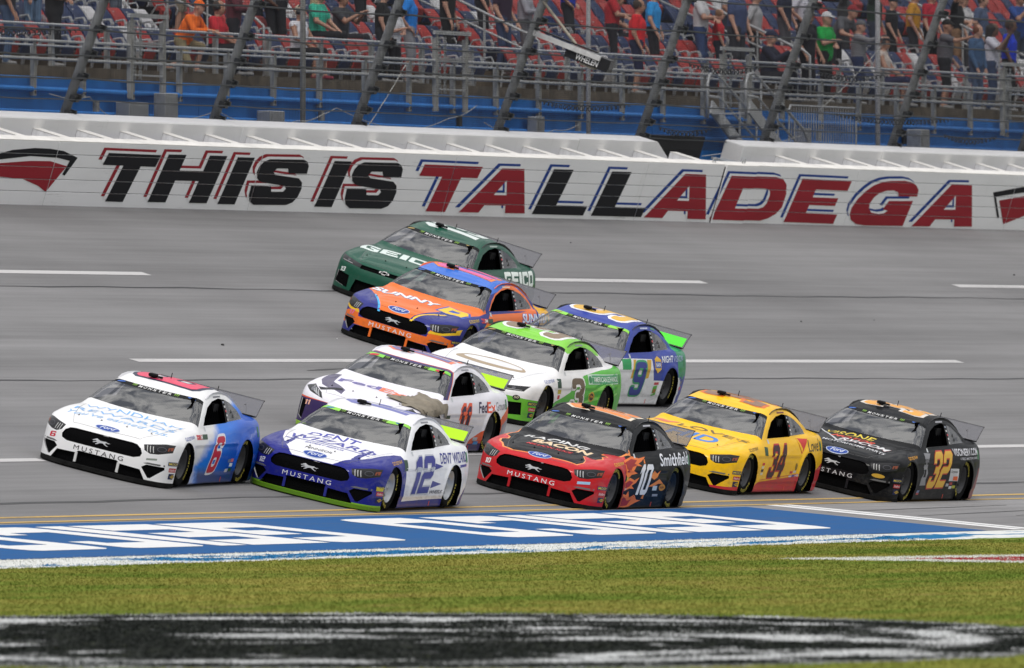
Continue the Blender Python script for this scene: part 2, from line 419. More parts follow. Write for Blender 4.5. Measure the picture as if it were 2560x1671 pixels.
def grass_nodes():
    m, t, b, vec, s = base_mat('grass', .95, 0.)
    big = node_noise(t, vec, .28, 4, .6, (.35, 1, 1)); mid = node_noise(t, vec, .9, 5, .7, (.5, 1.0, 1)); fine = node_noise(t, vec, 2.4, 6, .8)
    f = node_math(t, 'ADD', node_math(t, 'MULTIPLY', big, .55), node_math(t, 'MULTIPLY', mid, .45))
    c = node_mix(t, node_step(t, f, .38, .62), (.130, .190, .032), (.285, .260, .066))
    c = node_mix(t, node_math(t, 'MULTIPLY', node_step(t, mid, .58, .72), .75), c, (.24, .185, .075))
    c = node_mix(t, node_math(t, 'MULTIPLY', node_step(t, fine, .45, .65), .5), c, (.075, .105, .018))
    # painted border along the apron: white with blue waves
    X, Y = s['X'], s['Y']
    edge = node_math(t, 'ADD', Y, node_math(t, 'MULTIPLY', node_math(t, 'SUBTRACT', node_noise(t, vec, 1.0, 5, .7, (1.1, 5, 1)), .5), .9))
    strip = node_math(t, 'MULTIPLY', node_step(t, edge, -5.12, -4.98), node_step(t, node_math(t, 'MULTIPLY', Y, -1), 3.4, 3.5))
    wear = node_noise(t, vec, 7, 5, .75, (.5, 1, 1))
    wc = node_mix(t, node_math(t, 'MULTIPLY', node_step(t, wear, .50, .74), .75), (.66, .67, .65), (.30, .33, .24))
    bl = node_step(t, node_noise(t, vec, 1.0, 4, .65, (.10, 1.3, 0), .9), .49, .515)
    band = node_math(t, 'MULTIPLY', node_step(t, edge, -4.92, -4.80), node_step(t, node_math(t, 'MULTIPLY', edge, -1), 4.28, 4.40))
    wc = node_mix(t, node_math(t, 'MULTIPLY', bl, band), wc, (.03, .16, .33))
    c = node_mix(t, strip, c, wc)
    # red and white mark further along: a long wedge pointing up the track
    th = rad(THETA); ax_, ay_ = math.cos(th), math.sin(th)
    dd = node_math(t, 'ADD', node_math(t, 'MULTIPLY', node_math(t, 'ADD', X, 30.85), ax_), node_math(t, 'MULTIPLY', node_math(t, 'ADD', Y, 7.51), ay_))
    ll = node_math(t, 'ADD', node_math(t, 'MULTIPLY', node_math(t, 'ADD', X, 30.85), ay_), node_math(t, 'MULTIPLY', node_math(t, 'ADD', Y, 7.51), -ax_))
    rag = node_math(t, 'MULTIPLY', node_math(t, 'SUBTRACT', node_noise(t, vec, 1.0, 6, .75), .5), 4.0)
    wid = node_math(t, 'ADD', node_math(t, 'MULTIPLY', node_math(t, 'SUBTRACT', ll, 3.2), 1.45), rag)
    ad = node_math(t, 'ABSOLUTE', node_math(t, 'ADD', dd, -.3))
    wmark = node_step(t, node_math(t, 'SUBTRACT', wid, ad), 0., .5)
    rw_ = node_math(t, 'ADD', node_math(t, 'MULTIPLY', node_math(t, 'SUBTRACT', ll, 4.8), 1.5), rag)
    rmark = node_math(t, 'MULTIPLY', node_step(t, node_math(t, 'SUBTRACT', node_math(t, 'MINIMUM', rw_, 3.0), ad), 0., .4), node_step(t, node_noise(t, vec, 3, 5, .7), .38, .5))
    c = node_mix(t, node_math(t, 'MULTIPLY', wmark, .85), c, wc)
    c = node_mix(t, rmark, c, (.34, .03, .035))
    # big oval emblem painted on the infield grass, black and white, grown out
    th = rad(THETA); cx0, cy0 = OVAL_C
    du = node_math(t, 'ADD', node_math(t, 'MULTIPLY', node_math(t, 'SUBTRACT', X, cx0), math.cos(th)), node_math(t, 'MULTIPLY', node_math(t, 'SUBTRACT', Y, cy0), math.sin(th)))
    dv = node_math(t, 'ADD', node_math(t, 'MULTIPLY', node_math(t, 'SUBTRACT', X, cx0), math.sin(th)), node_math(t, 'MULTIPLY', node_math(t, 'SUBTRACT', Y, cy0), -math.cos(th)))
    r2 = node_math(t, 'ADD', node_math(t, 'POWER', node_math(t, 'ABSOLUTE', node_math(t, 'DIVIDE', du, OVAL_R[0])), 2.0), node_math(t, 'POWER', node_math(t, 'ABSOLUTE', node_math(t, 'DIVIDE', dv, OVAL_R[1])), 2.2))
    ragged = node_math(t, 'MULTIPLY', node_math(t, 'SUBTRACT', node_noise(t, vec, .8, 6, .8), .5), .34)
    r2 = node_math(t, 'ADD', r2, ragged)
    inside = node_math(t, 'SUBTRACT', 1.0, node_step(t, r2, .97, 1.02))
    blob = node_noise(t, vec, .34, 5, .66, None, 1.2)
    frs = node_noise(t, vec, 6, 6, .8, (.5, 1, 1))
    ring = node_math(t, 'MULTIPLY', node_math(t, 'MULTIPLY', node_step(t, r2, .86, .95), node_step(t, frs, .40, .60)), .75)
    band2 = node_math(t, 'MULTIPLY', node_step(t, r2, .52, .56), node_math(t, 'SUBTRACT', 1.0, node_step(t, r2, .66, .70)))
    wmask = node_math(t, 'MAXIMUM', node_math(t, 'MAXIMUM', node_step(t, blob, .555, .61), ring), node_math(t, 'MULTIPLY', band2, node_step(t, blob, .42, .50)))
    wmask = node_math(t, 'MULTIPLY', wmask, node_math(t, 'SUBTRACT', 1.0, node_math(t, 'MULTIPLY', node_step(t, frs, .5, .72), .45)))
    oc = node_mix(t, wmask, node_mix(t, node_step(t, frs, .40, .68), (.008, .010, .009), (.06, .065, .06)), (.56, .57, .57))
    oc = node_mix(t, node_math(t, 'MULTIPLY', node_step(t, node_noise(t, vec, 2.6, 6, .8), .56, .72), .55), oc, (.13, .15, .07))
    c = node_mix(t, inside, c, oc)
    t.links.new(c, b.inputs['Base Color'])
    return m
OVAL_C, OVAL_R = (-94.2, -27.9), (16.6, 6.9)
M_grass = grass_nodes()

# infield ground reaching the horizon
ys = [-900, -300, -120, -60, -30, -12, -5.0, -4.1]
tag(sheet('ground', -900, 1500, ys, M_grass, 0, None, 4), kind='structure')
# far outside of the stands (level ground behind them)
MB().box(-900, 1500, 46, 900, -1, 3.2).build('ground', mat('far_ground', (.12, .14, .07), .9)) and None
tag(bpy.data.objects['ground.001'], kind='structure')
apron = sheet('apron', -400, 700, [-4.12, -3, -2, -1, 0.0], M_apron, 0, None, 2); tag(apron, kind='structure')
track = sheet('race_track', -400, 700, [i * .5 for i in range(35)], M_asph, 0, None, 2); tag(track, kind='structure')
# painted markings
sheet('blue_paint', -150, .85, [-4.08, -3, -2, -1, -.30], M_blue_ground, .004, apron)
for (x0, w) in ((2.28, .58), (3.02, .46)):
    sheet('finish_line', x0, x0 + w, [-4.05, -3, -2, -1, -.12], M_white_ground, .004, apron)
sheet('yellow_line', -400, 700, [-.13, .0], M_yellow_line, .006, apron)
sheet('yellow_line', -400, 700, [.20, .27], M_yellow_line, .005, track)
for y, xe in ((13.22, 11.53), (8.55, 12.4), (3.27, -19.7)):
    for k in range(-5, 8):
        x1 = xe + 28 * k - (.9 if y == 8.55 and k else 0); x0 = x1 - (13.5 if y != 8.55 else (14.1 if k == 0 else 15.4))
        sheet('lane_dash', x0, x1, [y - .085, y + .085], M_white_line, .005, track)
# dark longitudinal tar seams
for y in (12.46, 7.5, 1.02):
    v = []; f = []
    n = 160
    for i in range(n + 1):
        x = -60 + 200 * i / n; yy = y + .03 * math.sin(i * .37 + y) + .02 * math.sin(i * 1.9)
        w = .016 + .014 * (math.sin(i * .61 + y * 3) > -.5)
        if y == 1.02: w *= 1.6
        v += [(x, yy - w, track_z(yy - w) + .003), (x, yy + w, track_z(yy + w) + .003)]
        if i: f.append((2 * i - 2, 2 * i, 2 * i + 1, 2 * i - 1))
    add('tar_seam', mesh('tar_seam', v, f), track, M_skid if y > 2 else M_skid2)
# short slanted tyre marks
def skid(x0, y0, x1, y1, w=.03, m=None):
    n = 6; v = []; f = []
    for i in range(n + 1):
        s = i / n; x = x0 + (x1 - x0) * s; y = y0 + (y1 - y0) * s; ww = w * math.sin(math.pi * min(max(s, .08), .92)) + .004
        v += [(x, y - ww, track_z(y - ww) + .0035), (x, y + ww, track_z(y + ww) + .0035)]
        if i: f.append((2 * i - 2, 2 * i, 2 * i + 1, 2 * i - 1))
    add('skid_mark', mesh('skid_mark', v, f), track if y0 > 0 else apron, m or M_skid2)
for a in ((4.5, 8.0, 6.6, 8.12), (9, 7.2, 11.5, 7.3), (2, -1.2, 12, -.9), (4, -2.0, 14, -1.5), (8, -2.3, 20, -1.4)):
    skid(*a)

# rubber crumbs and scraps on the track
M_crumb = mat('rubber_crumb', (.02, .02, .02), .8); M_scrap = mat('paper_scrap', (.7, .7, .7), .7)
for i in range(11):
    x = random.uniform(-5, 62); y = random.choice([random.uniform(9, 16.4), random.uniform(2, 9)])
    r = random.uniform(.014, .032)
    bm = bmesh.new(); bmesh.ops.create_icosphere(bm, subdivisions=1, radius=r)
    for w in bm.verts: w.co *= random.uniform(.6, 1.25); w.co.z *= .6
    me = bpy.data.meshes.new('rubber_crumb'); bm.to_mesh(me); bm.free()
    o = add('rubber_crumb', me, None, M_scrap if i % 9 == 0 else M_crumb); o.location = (x, y, track_z(y) + r * .45)
    tag(o, 'white paper scrap lying on the grey banked track' if i % 9 == 0 else 'small black rubber crumb lying on the grey banked track', 'debris', 'paper scraps on the track' if i % 9 == 0 else 'rubber crumbs on the track')

# ---- block lettering on the apron (reads from the stands, so it stands on its head here)
GLY = {
 'O': [[(.06, .0), (.80, .0), (.94, .03), (1, .12), (1, .88), (.96, .97), (.88, 1), (.12, 1), (.04, .97), (0, .88), (0, .1)], [(.27, .24), (.27, .76), (.73, .76), (.73, .24)]],
 'C': [[(1, .0), (.12, 0), (.03, .03), (0, .12), (0, .88), (.04, .97), (.12, 1), (.9, 1), (1, .96), (1, .66), (.74, .66), (.74, .76), (.27, .76), (.27, .24), (.74, .24), (.74, .34), (1, .34)]],
 'I': [[(0, 0), (1, 0), (1, 1), (0, 1)]],
 'E': [[(0, 0), (1, 0), (1, .25), (.30, .25), (.30, .39), (.90, .39), (.90, .61), (.30, .61), (.30, .75), (1, .75), (1, 1), (0, 1)]],
 'G': [[(1, 0), (.12, 0), (.03, .03), (0, .12), (0, .88), (.04, .97), (.12, 1), (.9, 1), (1, .96), (1, .75), (.28, .75), (.28, .25), (.72, .25), (.72, .39), (.5, .39), (.5, .60), (1, .60)]],
}
WORD = [('O', -18.75, -15.65), ('C', -15.05, -12.0), ('I', -11.65, -10.65), ('E', -10.40, -7.35), ('G', -7.05, -3.95)]
for k in range(4):
    for ch, xa, xb in WORD:
        V, F = poly2d(GLY[ch]); V, F = gridcut(V, F, 0, .3)
        # turned by 180 degrees: glyph left is at larger X, glyph top towards the grass
        pts = [(xb - u * (xb - xa) - 18.8 * k, -.66 - v * (3.30 - .66)) for u, v in V]
        add('painted_letter', mesh('painted_letter', [(x, y, track_z(y) + .008) for x, y in pts], F), apron, M_white_ground)

# ---- grass blades over the part of the infield near the camera's view
def blades(n):
    th = rad(THETA); k = n * 4
    d = np.sqrt(rng.uniform(138 ** 2, 252 ** 2, k)); l = rng.uniform(-.0325, .0325, k) * d
    x = -245 + d * math.cos(th) + l * math.sin(th); y = -81.3124 + d * math.sin(th) - l * math.cos(th)
    edge = (y > -5.3); ok = (y < -4.13) & ((edge & (rng.random(k) < .55)) | (rng.random(k) < .62)); x = x[ok]; y = y[ok]; edge = edge[ok]; m = len(x)
    z = np.where(y > -5, AP * y, -5 * AP)
    h = np.where(edge, rng.uniform(.006, .028, m), rng.uniform(.008, .024, m)); w = rng.uniform(.006, .014, m); a = rng.uniform(0, 6.283, m)
    lx, ly = rng.normal(0, .02, m), rng.normal(0, .02, m)
    V = np.empty((m, 3, 3))
    V[:, 0] = np.stack([x - w * np.cos(a), y - w * np.sin(a), z - .004], 1)
    V[:, 1] = np.stack([x + w * np.cos(a), y + w * np.sin(a), z - .004], 1)
    V[:, 2] = np.stack([x + lx, y + ly, z + h], 1)
    me = bpy.data.meshes.new('grass_blades'); me.vertices.add(3 * m); me.vertices.foreach_set('co', V.ravel())
    me.loops.add(3 * m); me.loops.foreach_set('vertex_index', np.arange(3 * m, dtype=np.int32))
    me.polygons.add(m); me.polygons.foreach_set('loop_start', np.arange(0, 3 * m, 3, dtype=np.int32))
    me.update(); me.validate()
    return me
tag(add('grass', blades(130000), None, M_grass), 'short mown infield grass in front of the blue painted apron', 'grass', kind='stuff')

# ------------------------------------------------------------------ outer wall: steel and foam barrier in front of concrete, leaning in
LEAN = 16.7
ZB = track_z(YW)
def wall_frame(o):
    o.location = (0, YW, ZB); o.rotation_euler = (rad(LEAN), 0, 0); return o
M_barrier = mat('barrier_white', (.80, .80, .82), .7, spec=.12, var=.10, vscale=.9, stretch=(.4, 1, 3))
def scuffed(name, color, amt=.55):
    m, t, b, vec, s_ = base_mat(name, .7, .12)
    big = node_noise(t, vec, 1.0, 5, .65, (.35, 1, 2.2)); sm = node_noise(t, vec, 1.0, 6, .7, (.5, 1, 9.0)); drip = node_noise(t, vec, 1.0, 5, .7, (9.0, 1, .8))
    c_ = node_mix(t, node_math(t, 'MULTIPLY', node_step(t, sm, .60, .74), amt), lin(color), (.16, .155, .15))
    c_ = node_mix(t, node_math(t, 'MULTIPLY', node_step(t, drip, .58, .75), .22), c_, (.30, .27, .22))
    c_ = node_mix(t, node_math(t, 'MULTIPLY', node_step(t, big, .45, .7), .12), c_, (.45, .44, .43))
    t.links.new(c_, b.inputs['Base Color']); return m
M_bar_top = mat('barrier_top', (.80, .78, .75), .7, spec=.12, var=.12, vscale=1.5)
M_block = mat('foam_block_white', (.80, .80, .82), .7, spec=.12, var=.16, vscale=3, stretch=(1, 4, .6))
M_conc_w = mat('concrete_white', (.74, .73, .74), .7, spec=.12, var=.14, vscale=.8, stretch=(.5, 1, 2.5))
M_dark = mat('dark_gap', (.03, .03, .032), .8)
M_barrier = scuffed('barrier_white_scuffed', (.82, .82, .84)); M_conc_w = scuffed('concrete_white_scuffed', (.78, .77, .78), .3)
bar = wall_frame(empty('barrier_wall', 'white steel barrier wall with big painted letters along the outer edge of the track', 'barrier'))
JO = [-22.9, -13.1, -3.3, 6.5, 16.3, 26.03, 35.83, 46.23, 50.53, 52.36, 58.4, 68.26, 78, 88, 98, 108, 118]
HB = [.0, .231, .437, .645, .86, 1.075]
for i in range(len(JO) - 1):
    x0, x1 = JO[i] + .012, JO[i + 1] - .012
    off = .035 if abs(JO[i] - 50.53) < .01 else 0.            # the gate leaf sits a little proud
    for j in range(5):
        MB().box(x0, x1, -off, .2 - off, HB[j] + (.004 if j else -.05), HB[j + 1] - .004, .006).build('steel_tube', [M_barrier], bar)
    MB().box(x0, x1, .02 - off, .19 - off, HB[0], HB[5] - .03).build('backing_strip', M_dark, bar)
    MB().box(x0, x1, .0 - off, .26 - off, HB[5] - .003, HB[5] + .014, .004).build('top_cap', M_bar_top, bar)
blk = MB().box(0, .34, .215, .775, .05, 1.075, .01).me('foam_block', M_block)
cap = MB().box(-.005, .36, .262, .775, 1.077, 1.090, .004).me('foam_block_cap', M_bar_top)
x = 17.02 - 2.035 * 12
while x < 110:
    if not 49.6 < x < 55.2:
        o = add('foam_block', blk, bar); o.location = (x, 0, 0)
        c = add('block_cap', cap, o)
    x += 2.035
conc = wall_frame(empty('concrete_wall', 'white concrete retaining wall standing behind the barrier under the catch fence', 'wall'))
for x0, x1 in ((-30, 9), (9, 26.9), (26.9, 44.43), (44.43, 49.5), (53.7, 62), (62, 80), (80, 118)):
    b = MB()
    if x1 == 49.5:
        b.prism([(x0 + .006, -.1), (49.66, -.1), (49.66, .92), (49.5, .99), (48.75, 1.26), (x0 + .006, 1.26)], 1, .776, 1.16)
    else:
        b.box(x0 + .006, x1 - .006, .776, 1.16, -.1, 1.26, .02)
    b.build('wall_section', M_conc_w, conc)
# the crossover opening in the concrete: hinges, lifting eyes and a tilted flap
M_galv = mat('galvanised_steel', (.38, .39, .40), .45, .7, var=.22, vscale=9)
MB().box(49.75, 53.6, .30, .74, .62, .66).build('gate_flap', M_galv, bar)
MB().obox((52.9, .5, .98), (1.2, 0, -.05), (0, .18, 0), (0, 0, .02)).build('gate_plate', mat('grey_paint', (.25, .27, .30), .6), bar)
MB().obox((50.6, .45, .98), (.9, .02, -.02), (0, .22, 0), (0, 0, .02)).build('gate_plate', M_bar_top, bar)
for gx in (50.2, 51.9):
    MB().tube([(gx + .07 * math.cos(a), .12, 1.12 + .06 * math.sin(a)) for a in np.linspace(0, 2 * math.pi, 11)], .012, 6).build('lifting_eye', M_galv, bar)
MB().box(49.7, 53.6, 1.5, 1.54, -.5, 1.2).build('gate_shade_sheet', mat('shade_black', (.012, .012, .013), .9), conc)  # black sheet standing in for the shade inside the opening

# ---- slogan painted on the barrier
LET = [('T', 18.15, .098, 20.64, .09, 18.66, .915), ('H', 21.12, .103, 23.94, .109, 21.49, .924), ('I', 24.48, .101, 25.31, .101, 24.83, .917), ('S', 25.99, .102, 28.41, .119, 26.03, .898), ('I', 29.26, .1, 30.13, .1, 29.63, .909),
       ('S', 30.8, .087, 33.26, .096, 30.75, .903), ('T', 33.78, .074, 36.83, .063, 34.24, .903), ('A', 36.7, .068, 40.2, .077, 36.8, .873), ('L', 40.59, .069, 43.37, .066, 41.1, .895), ('L', 43.81, .067, 46.59, .066, 44.29, .889),
       ('A', 46.75, .06, 50.26, .054, 46.84, .892), ('D', 50.46, .062, 53.85, .054, 50.92, .892), ('E', 54.78, .043, 57.73, .031, 55.17, .872), ('G', 58.76, .014, 61.99, .025, 58.97, .872), ('A', 62.49, .023, 66.23, .047, 62.59, .848)]
WG = {
 'T': [[(.39, 0), (.72, 0), (.72, .75), (1, .75), (1, 1), (0, 1), (0, .75), (.39, .75)]],
 'H': [[(0, 0), (.30, 0), (.30, .46), (.70, .46), (.70, 0), (1, 0), (1, 1), (.70, 1), (.70, .67), (.30, .67), (.30, 1), (0, 1)]],
 'I': [[(0, 0), (1, 0), (1, 1), (0, 1)]],
 'S': [[(1.0, .69), (.99, .86), (.94, .95), (.85, 1), (.16, 1), (.05, .94), (-.01, .84), (-.03, .72), (.01, .59), (.08, .52), (.16, .49), (.62, .42), (.66, .36), (.62, .29), (.38, .29), (.34, .42), (-.06, .42), (-.05, .2), (.0, .08), (.1, 0), (.76, 0), (.88, .06), (.95, .18), (.98, .36), (.95, .5), (.86, .59), (.36, .66), (.31, .72), (.36, .80), (.58, .80), (.63, .69)]],
 'A': [[(0, 0), (.297, 0), (.35, .17), (.665, .17), (.70, 0), (1, 0), (.775, 1), (.44, 1)], [(.565, .74), (.635, .4), (.44, .4)]],
 'L': [[(0, 0), (1, 0), (1, .21), (.385, .21), (.385, 1), (0, 1)]],
 'D': [[(0, 0), (.86, 0), (.98, .06), (1.08, .17), (1.13, .32), (1.1, .62), (1.03, .84), (.93, .96), (.80, 1), (0, 1)], [(.31, .27), (.29, .73), (.73, .73), (.8, .68), (.83, .58), (.84, .4), (.81, .31), (.74, .27)]],
 'E': [[(0, 0), (1, 0), (1, .22), (.36, .22), (.36, .41), (.88, .41), (.88, .59), (.36, .59), (.36, .77), (1, .77), (1, 1), (0, 1)]],
 'G': [[(1.06, .67), (1.04, .82), (.97, .92), (.86, .99), (.72, 1.02), (.45, 1.01), (.31, .98), (.17, .9), (.07, .78), (-.03, .6), (-.09, .39), (-.08, .24), (-.02, .12), (.1, .03), (.27, 0), (.985, 0), (1.01, .57), (.56, .56), (.5, .37), (.6, .34), (.55, .28), (.45, .26), (.31, .29), (.24, .38), (.22, .5), (.26, .64), (.34, .74), (.45, .79), (.58, .8), (.67, .76), (.71, .67)]],
}
M_lred = mat('barrier_red', (.30, .018, .030), .7, spec=.12, var=.12, vscale=.9, stretch=(.4, 1, 3)); M_lblk = mat('barrier_black', (.010, .010, .014), .7, spec=.12); M_lblu = mat('barrier_blue', (.012, .052, .27), .7, spec=.12); M_lwht = M_barrier
def on_wall(V, F, m, y, name='painted_letter'):
    bm = bmesh.new(); vs = [bm.verts.new((p[0], y, p[1])) for p in V]
    for q in F:
        try: bm.faces.new([vs[i] for i in q])
        except ValueError: pass
    for h in HB[1:5]:                                  # leave the joints between the tubes open
        for s in (-.005, .005):
            bmesh.ops.bisect_plane(bm, geom=bm.verts[:] + bm.edges[:] + bm.faces[:], dist=1e-5, plane_co=(0, 0, h + s), plane_no=(0, 0, 1))
        bmesh.ops.delete(bm, geom=[q for q in bm.faces if abs(q.calc_center_median().z - h) < .0045], context='FACES')
    for h in JO:
        for s in (-.014, .014):
            bmesh.ops.bisect_plane(bm, geom=bm.verts[:] + bm.edges[:] + bm.faces[:], dist=1e-5, plane_co=(h + s, 0, 0), plane_no=(1, 0, 0))
        bmesh.ops.delete(bm, geom=[q for q in bm.faces if abs(q.calc_center_median().x - h) < .013], context='FACES')
    for w in bm.verts:
        if 50.535 < w.co.x < 52.355: w.co.y -= .035
    bmesh.ops.delete(bm, geom=[q for q in bm.faces if abs(q.calc_center_median().z) > 3], context='FACES')
    for q in bm.faces:
        if q.normal.y > 0: q.normal_flip()
    me = bpy.data.meshes.new(name); bm.to_mesh(me); bm.free()
    return add(name, me, bar, m)
for i, (ch, bx, bs, rx, rs, tx, ts) in enumerate(LET):
    V, F = poly2d(WG[ch])
    P = np.array([(bx + u * (rx - bx) + v * (tx - bx), bs + u * (rs - bs) + v * (ts - bs)) for u, v in V])
    main, acc = (M_lblk, M_lred) if i < 6 else ((M_lblk, M_lblu) if ch == 'L' else (M_lred, M_lblu))
    on_wall(P + (-.26, .085), F, acc, -.003, 'letter_edge')
    on_wall(P + (-.13, .042), F, M_lwht, -.0055, 'letter_gap')
    on_wall(P, F, main, -.008)
E1 = [(13.0, .72), (13.72, .846), (14.22, .908), (15.22, .954), (15.92, .95), (16.57, .92), (17.29, .814), (16.92, .508), (16.8, .527), (16.97, .759), (16.38, .803), (15.12, .818), (13.8, .746), (13.0, .66)]
E2 = [(13.0, .64), (13.84, .684), (15.18, .737), (16.08, .743), (16.9, .668), (16.26, .227), (15.84, .325), (15.07, .431), (14.02, .458), (13.0, .4)]
on_wall(*(lambda a: (a[0], a[1]))(poly2d([E1])), M_lblk, -.006, 'painted_emblem'); on_wall(*poly2d([E2]), M_lred, -.006, 'painted_emblem')
E3 = [(66.96, .729), (68.81, .86), (70.5, .93), (72, .93), (72, .86), (70.5, .84), (68.91, .748), (67.21, .645), (67.78, .242), (67.65, .241)]
E4 = [(67.48, .574), (68.98, .675), (70.5, .75), (72, .75), (72, .4), (70.5, .38), (69.34, .287), (68.16, .111)]
on_wall(*poly2d([E3]), M_lblk, -.006, 'painted_emblem'); on_wall(*poly2d([E4]), M_lred, -.006, 'painted_emblem')

# ------------------------------------------------------------------ catch fence on the concrete wall
FA = rad(20.6); FY, FZ = 17.70, 6.06
FU = np.array((0, -math.sin(FA), math.cos(FA))); FN = np.array((0, -math.cos(FA), -math.sin(FA)))
def fp(x, s, d=0.): return np.array((x, FY, FZ)) + s * FU + d * FN
fence = empty('catch_fence', 'leaning grey steel catch fence with cables and chain link above the white wall', 'fence', loc=(0, 0, 0))
M_post = mat('weathered_galvanised_post', (.24, .25, .255), .65, .15, var=.35, vscale=7)
M_cable = mat('steel_cable', (.035, .038, .042), .55, .3)
M_wire = mat('chain_link_wire', (.03, .03, .033), .7, spec=.15)
PX = [5.4, 12.5, 19.62, 26.76, 33.87, 41.32, 49.13, 56.28, 63.98, 72.18, 80.3, 88.5]
CS = [.20, .47, .84, 1.24, 1.68, 2.25, 2.85]
for x in PX:
    p = MB().tube([fp(x, -.12), fp(x, 1.2), fp(x, 2.6), fp(x, 4.2)], .082, 10).build('post', M_post, fence, True)
    MB().obox(fp(x, -.02, 0), (.16, 0, 0), .16 * FN, .02 * FU).build('base_plate', M_post, p)
    for s in CS:
        b = MB().obox(fp(x + .02, s, .075), (.13, 0, 0), .045 * FN, .055 * FU)
        b.obox(fp(x + .07, s + .05, .12), (.03, 0, 0), .05 * FN, .03 * FU); b.tube([fp(x - .1, s - .03, .14), fp(x + .12, s + .02, .14)], .022, 6)
        b.build('cable_clamp', M_cable, p)
for s in CS:
    pts = []
    for i in range(len(PX) - 1):
        for k in range(8):
            t = k / 8; sag = -.10 * t * (1 - t) * (1.2 if s > .5 else .5)
            pts.append(fp(PX[i] + (PX[i + 1] - PX[i]) * t, s + sag + .006 * math.sin(i * 3 + k * 2 + s * 9), .14))
    pts.append(fp(PX[-1], s, .14))
    MB().tube(pts, .017 if s > .7 else .011, 6).build('cable', M_cable, fence)
# bundles of spare cable lashed to the strands
for x0, x1, s in ((12, 18.6, 1.66), (42.5, 47.5, .80), (50.0, 54.2, 1.62), (57.5, 61.5, 1.60), (59.5, 66.6, .80), (41.8, 44.6, .16), (45, 48.8, .12), (57.2, 60, .16), (61, 64, .15), (66.5, 69.8, .48), (72.6, 76, .82), (49.6, 52.5, .4)):
    n = int((x1 - x0) / .05); pts = []
    for i in range(n + 1):
        a = i * 1.35; x = x0 + (x1 - x0) * i / n; r = .045 * math.sin(math.pi * (.06 + .88 * i / n)) + .012
        pts.append(fp(x, s - .09 * math.sin(math.pi * i / n) + r * math.cos(a), .15 + r * math.sin(a)))
    MB().tube(pts, .011, 5).build('cable_bundle', M_cable, fence)
# chain link: straight diagonal wires in two layers
def chain(x0, x1, s1, pitch):
    V = []; F = []
    r = .0033
    for d in (1, -1):
        x = x0 - s1
        while x < x1 + s1:
            a = fp(x, 0, .115 + .004 * d); b = fp(x + d * s1, s1, .115 + .004 * d)
            u = np.array((1., 0, 0)); base = len(V)
            for p in (a, b):
                V += [p + r * u, p - r * u + r * FN, p - r * u - r * FN]
            F += [(base, base + 1, base + 4, base + 3), (base + 1, base + 2, base + 5, base + 4), (base + 2, base, base + 3, base + 5)]
            x += pitch
    return mesh('chain_link', V, F)
tag(add('chain_link', chain(8, 86, 4.1, .0762), fence, M_wire), kind='stuff')

# caution light on its bracket, fixed to a fence post and reaching out over the track
cl = empty('caution_light', 'black trackside caution light on a white bracket arm fixed to a fence post', 'light', loc=tuple(fp(41.32, 2.05)))
M_wpaint = mat('white_painted_steel', (.55, .55, .55), .5, var=.2, vscale=8); M_bpl = mat('black_housing', (.012, .012, .014), .4); M_rusty = mat('rusty_angle', (.30, .27, .22), .7, var=.35, vscale=14)
def cp(a, s, x=0.): return np.array((x, 0, 0)) + a * FN + s * FU      # relative to the fixing point
MB().obox(cp(.72, -.02, -.10), (.03, 0, 0), .66 * FN, .045 * FU).build('bracket_arm', M_wpaint, cl)
MB().obox(cp(.66, .06, -.04), (.05, 0, 0), .62 * FN, .012 * FU).build('bracket_plate', M_bpl, cl)
MB().tube([cp(.02, .55, -.06), cp(.85, .06, -.06)], .028, 6).build('brace', M_rusty, cl)
MB().box(0, 0, 0, 0, 0, 0)
hs = MB().obox(cp(1.14, -.10, .06), (.14, 0, 0), .42 * FN, .11 * FU).build('lamp_housing', M_bpl, cl)
MB().obox(cp(1.16, -.22, .05), (.10, 0, 0), .14 * FN, .03 * FU).build('lamp_foot', M_rusty, hs)
MB().obox(cp(1.555, -.08, .06), (.11, 0, 0), .012 * FN, .08 * FU).build('lamp_lens', mat('lens_dark', (.05, .05, .055), .15), hs)
V, F = textbox('WHELEN', .018, .12)
def lamp_text(p, q): return cp(.93 + .44 * p, -.185 + .105 * q, -.083)
me = mesh('lettering', [lamp_text(u, v) for u, v in V], F); add('lettering', me, hs, mat('white_print', (.75, .75, .75), .6))
# ------------------------------------------------------------------ grandstand front
M_blue = mat('blue_wall_paint', (.035, .20, .55), .7, spec=.15, var=.28, vscale=1.1, stretch=(1.6, 1, .35))
M_bpipe = mat('blue_pipe_paint', (.04, .21, .60), .6, spec=.2, var=.15, vscale=3)
M_tan = mat('aged_concrete', (.15, .122, .088), .9, spec=.1, var=.35, vscale=2.5, bump=.2, bscale=12)
M_deck = mat('stand_deck_shaded_concrete', (.035, .034, .034), .95, spec=.1, var=.25, vscale=1.5)  # near-black: shadow between the seats is put into the deck colour
M_rail = mat('galvanised_rail', (.44, .45, .46), .5, .3, var=.15, vscale=8)
M_chan = mat('galvanised_channel', (.31, .31, .295), .65, .1, var=.30, vscale=5)
X0, X1 = 2.0, 112.0
rw = empty('retaining_wall', 'blue painted retaining wall with pipes along the foot of the grandstand', 'wall')
x = X0
while x < X1:
    w = 6.1
    MB().box(x + .008, x + w - .008, 20.0, 20.5, 4.9, 6.93, .012).build('wall_panel', M_blue, rw)
    x += w
MB().tube([(X0, 19.93, 6.71), (X1, 19.93, 6.71)], .048, 8).build('pipe', M_bpipe, rw, True)
MB().tube([(X0, 19.93, 6.33), (X1, 19.93, 6.33)], .042, 8).build('pipe', M_bpipe, rw, True)
MB().box(X0, X1, 20.5, 20.95, 6.2, 6.90).build('wall_back', M_deck, rw)
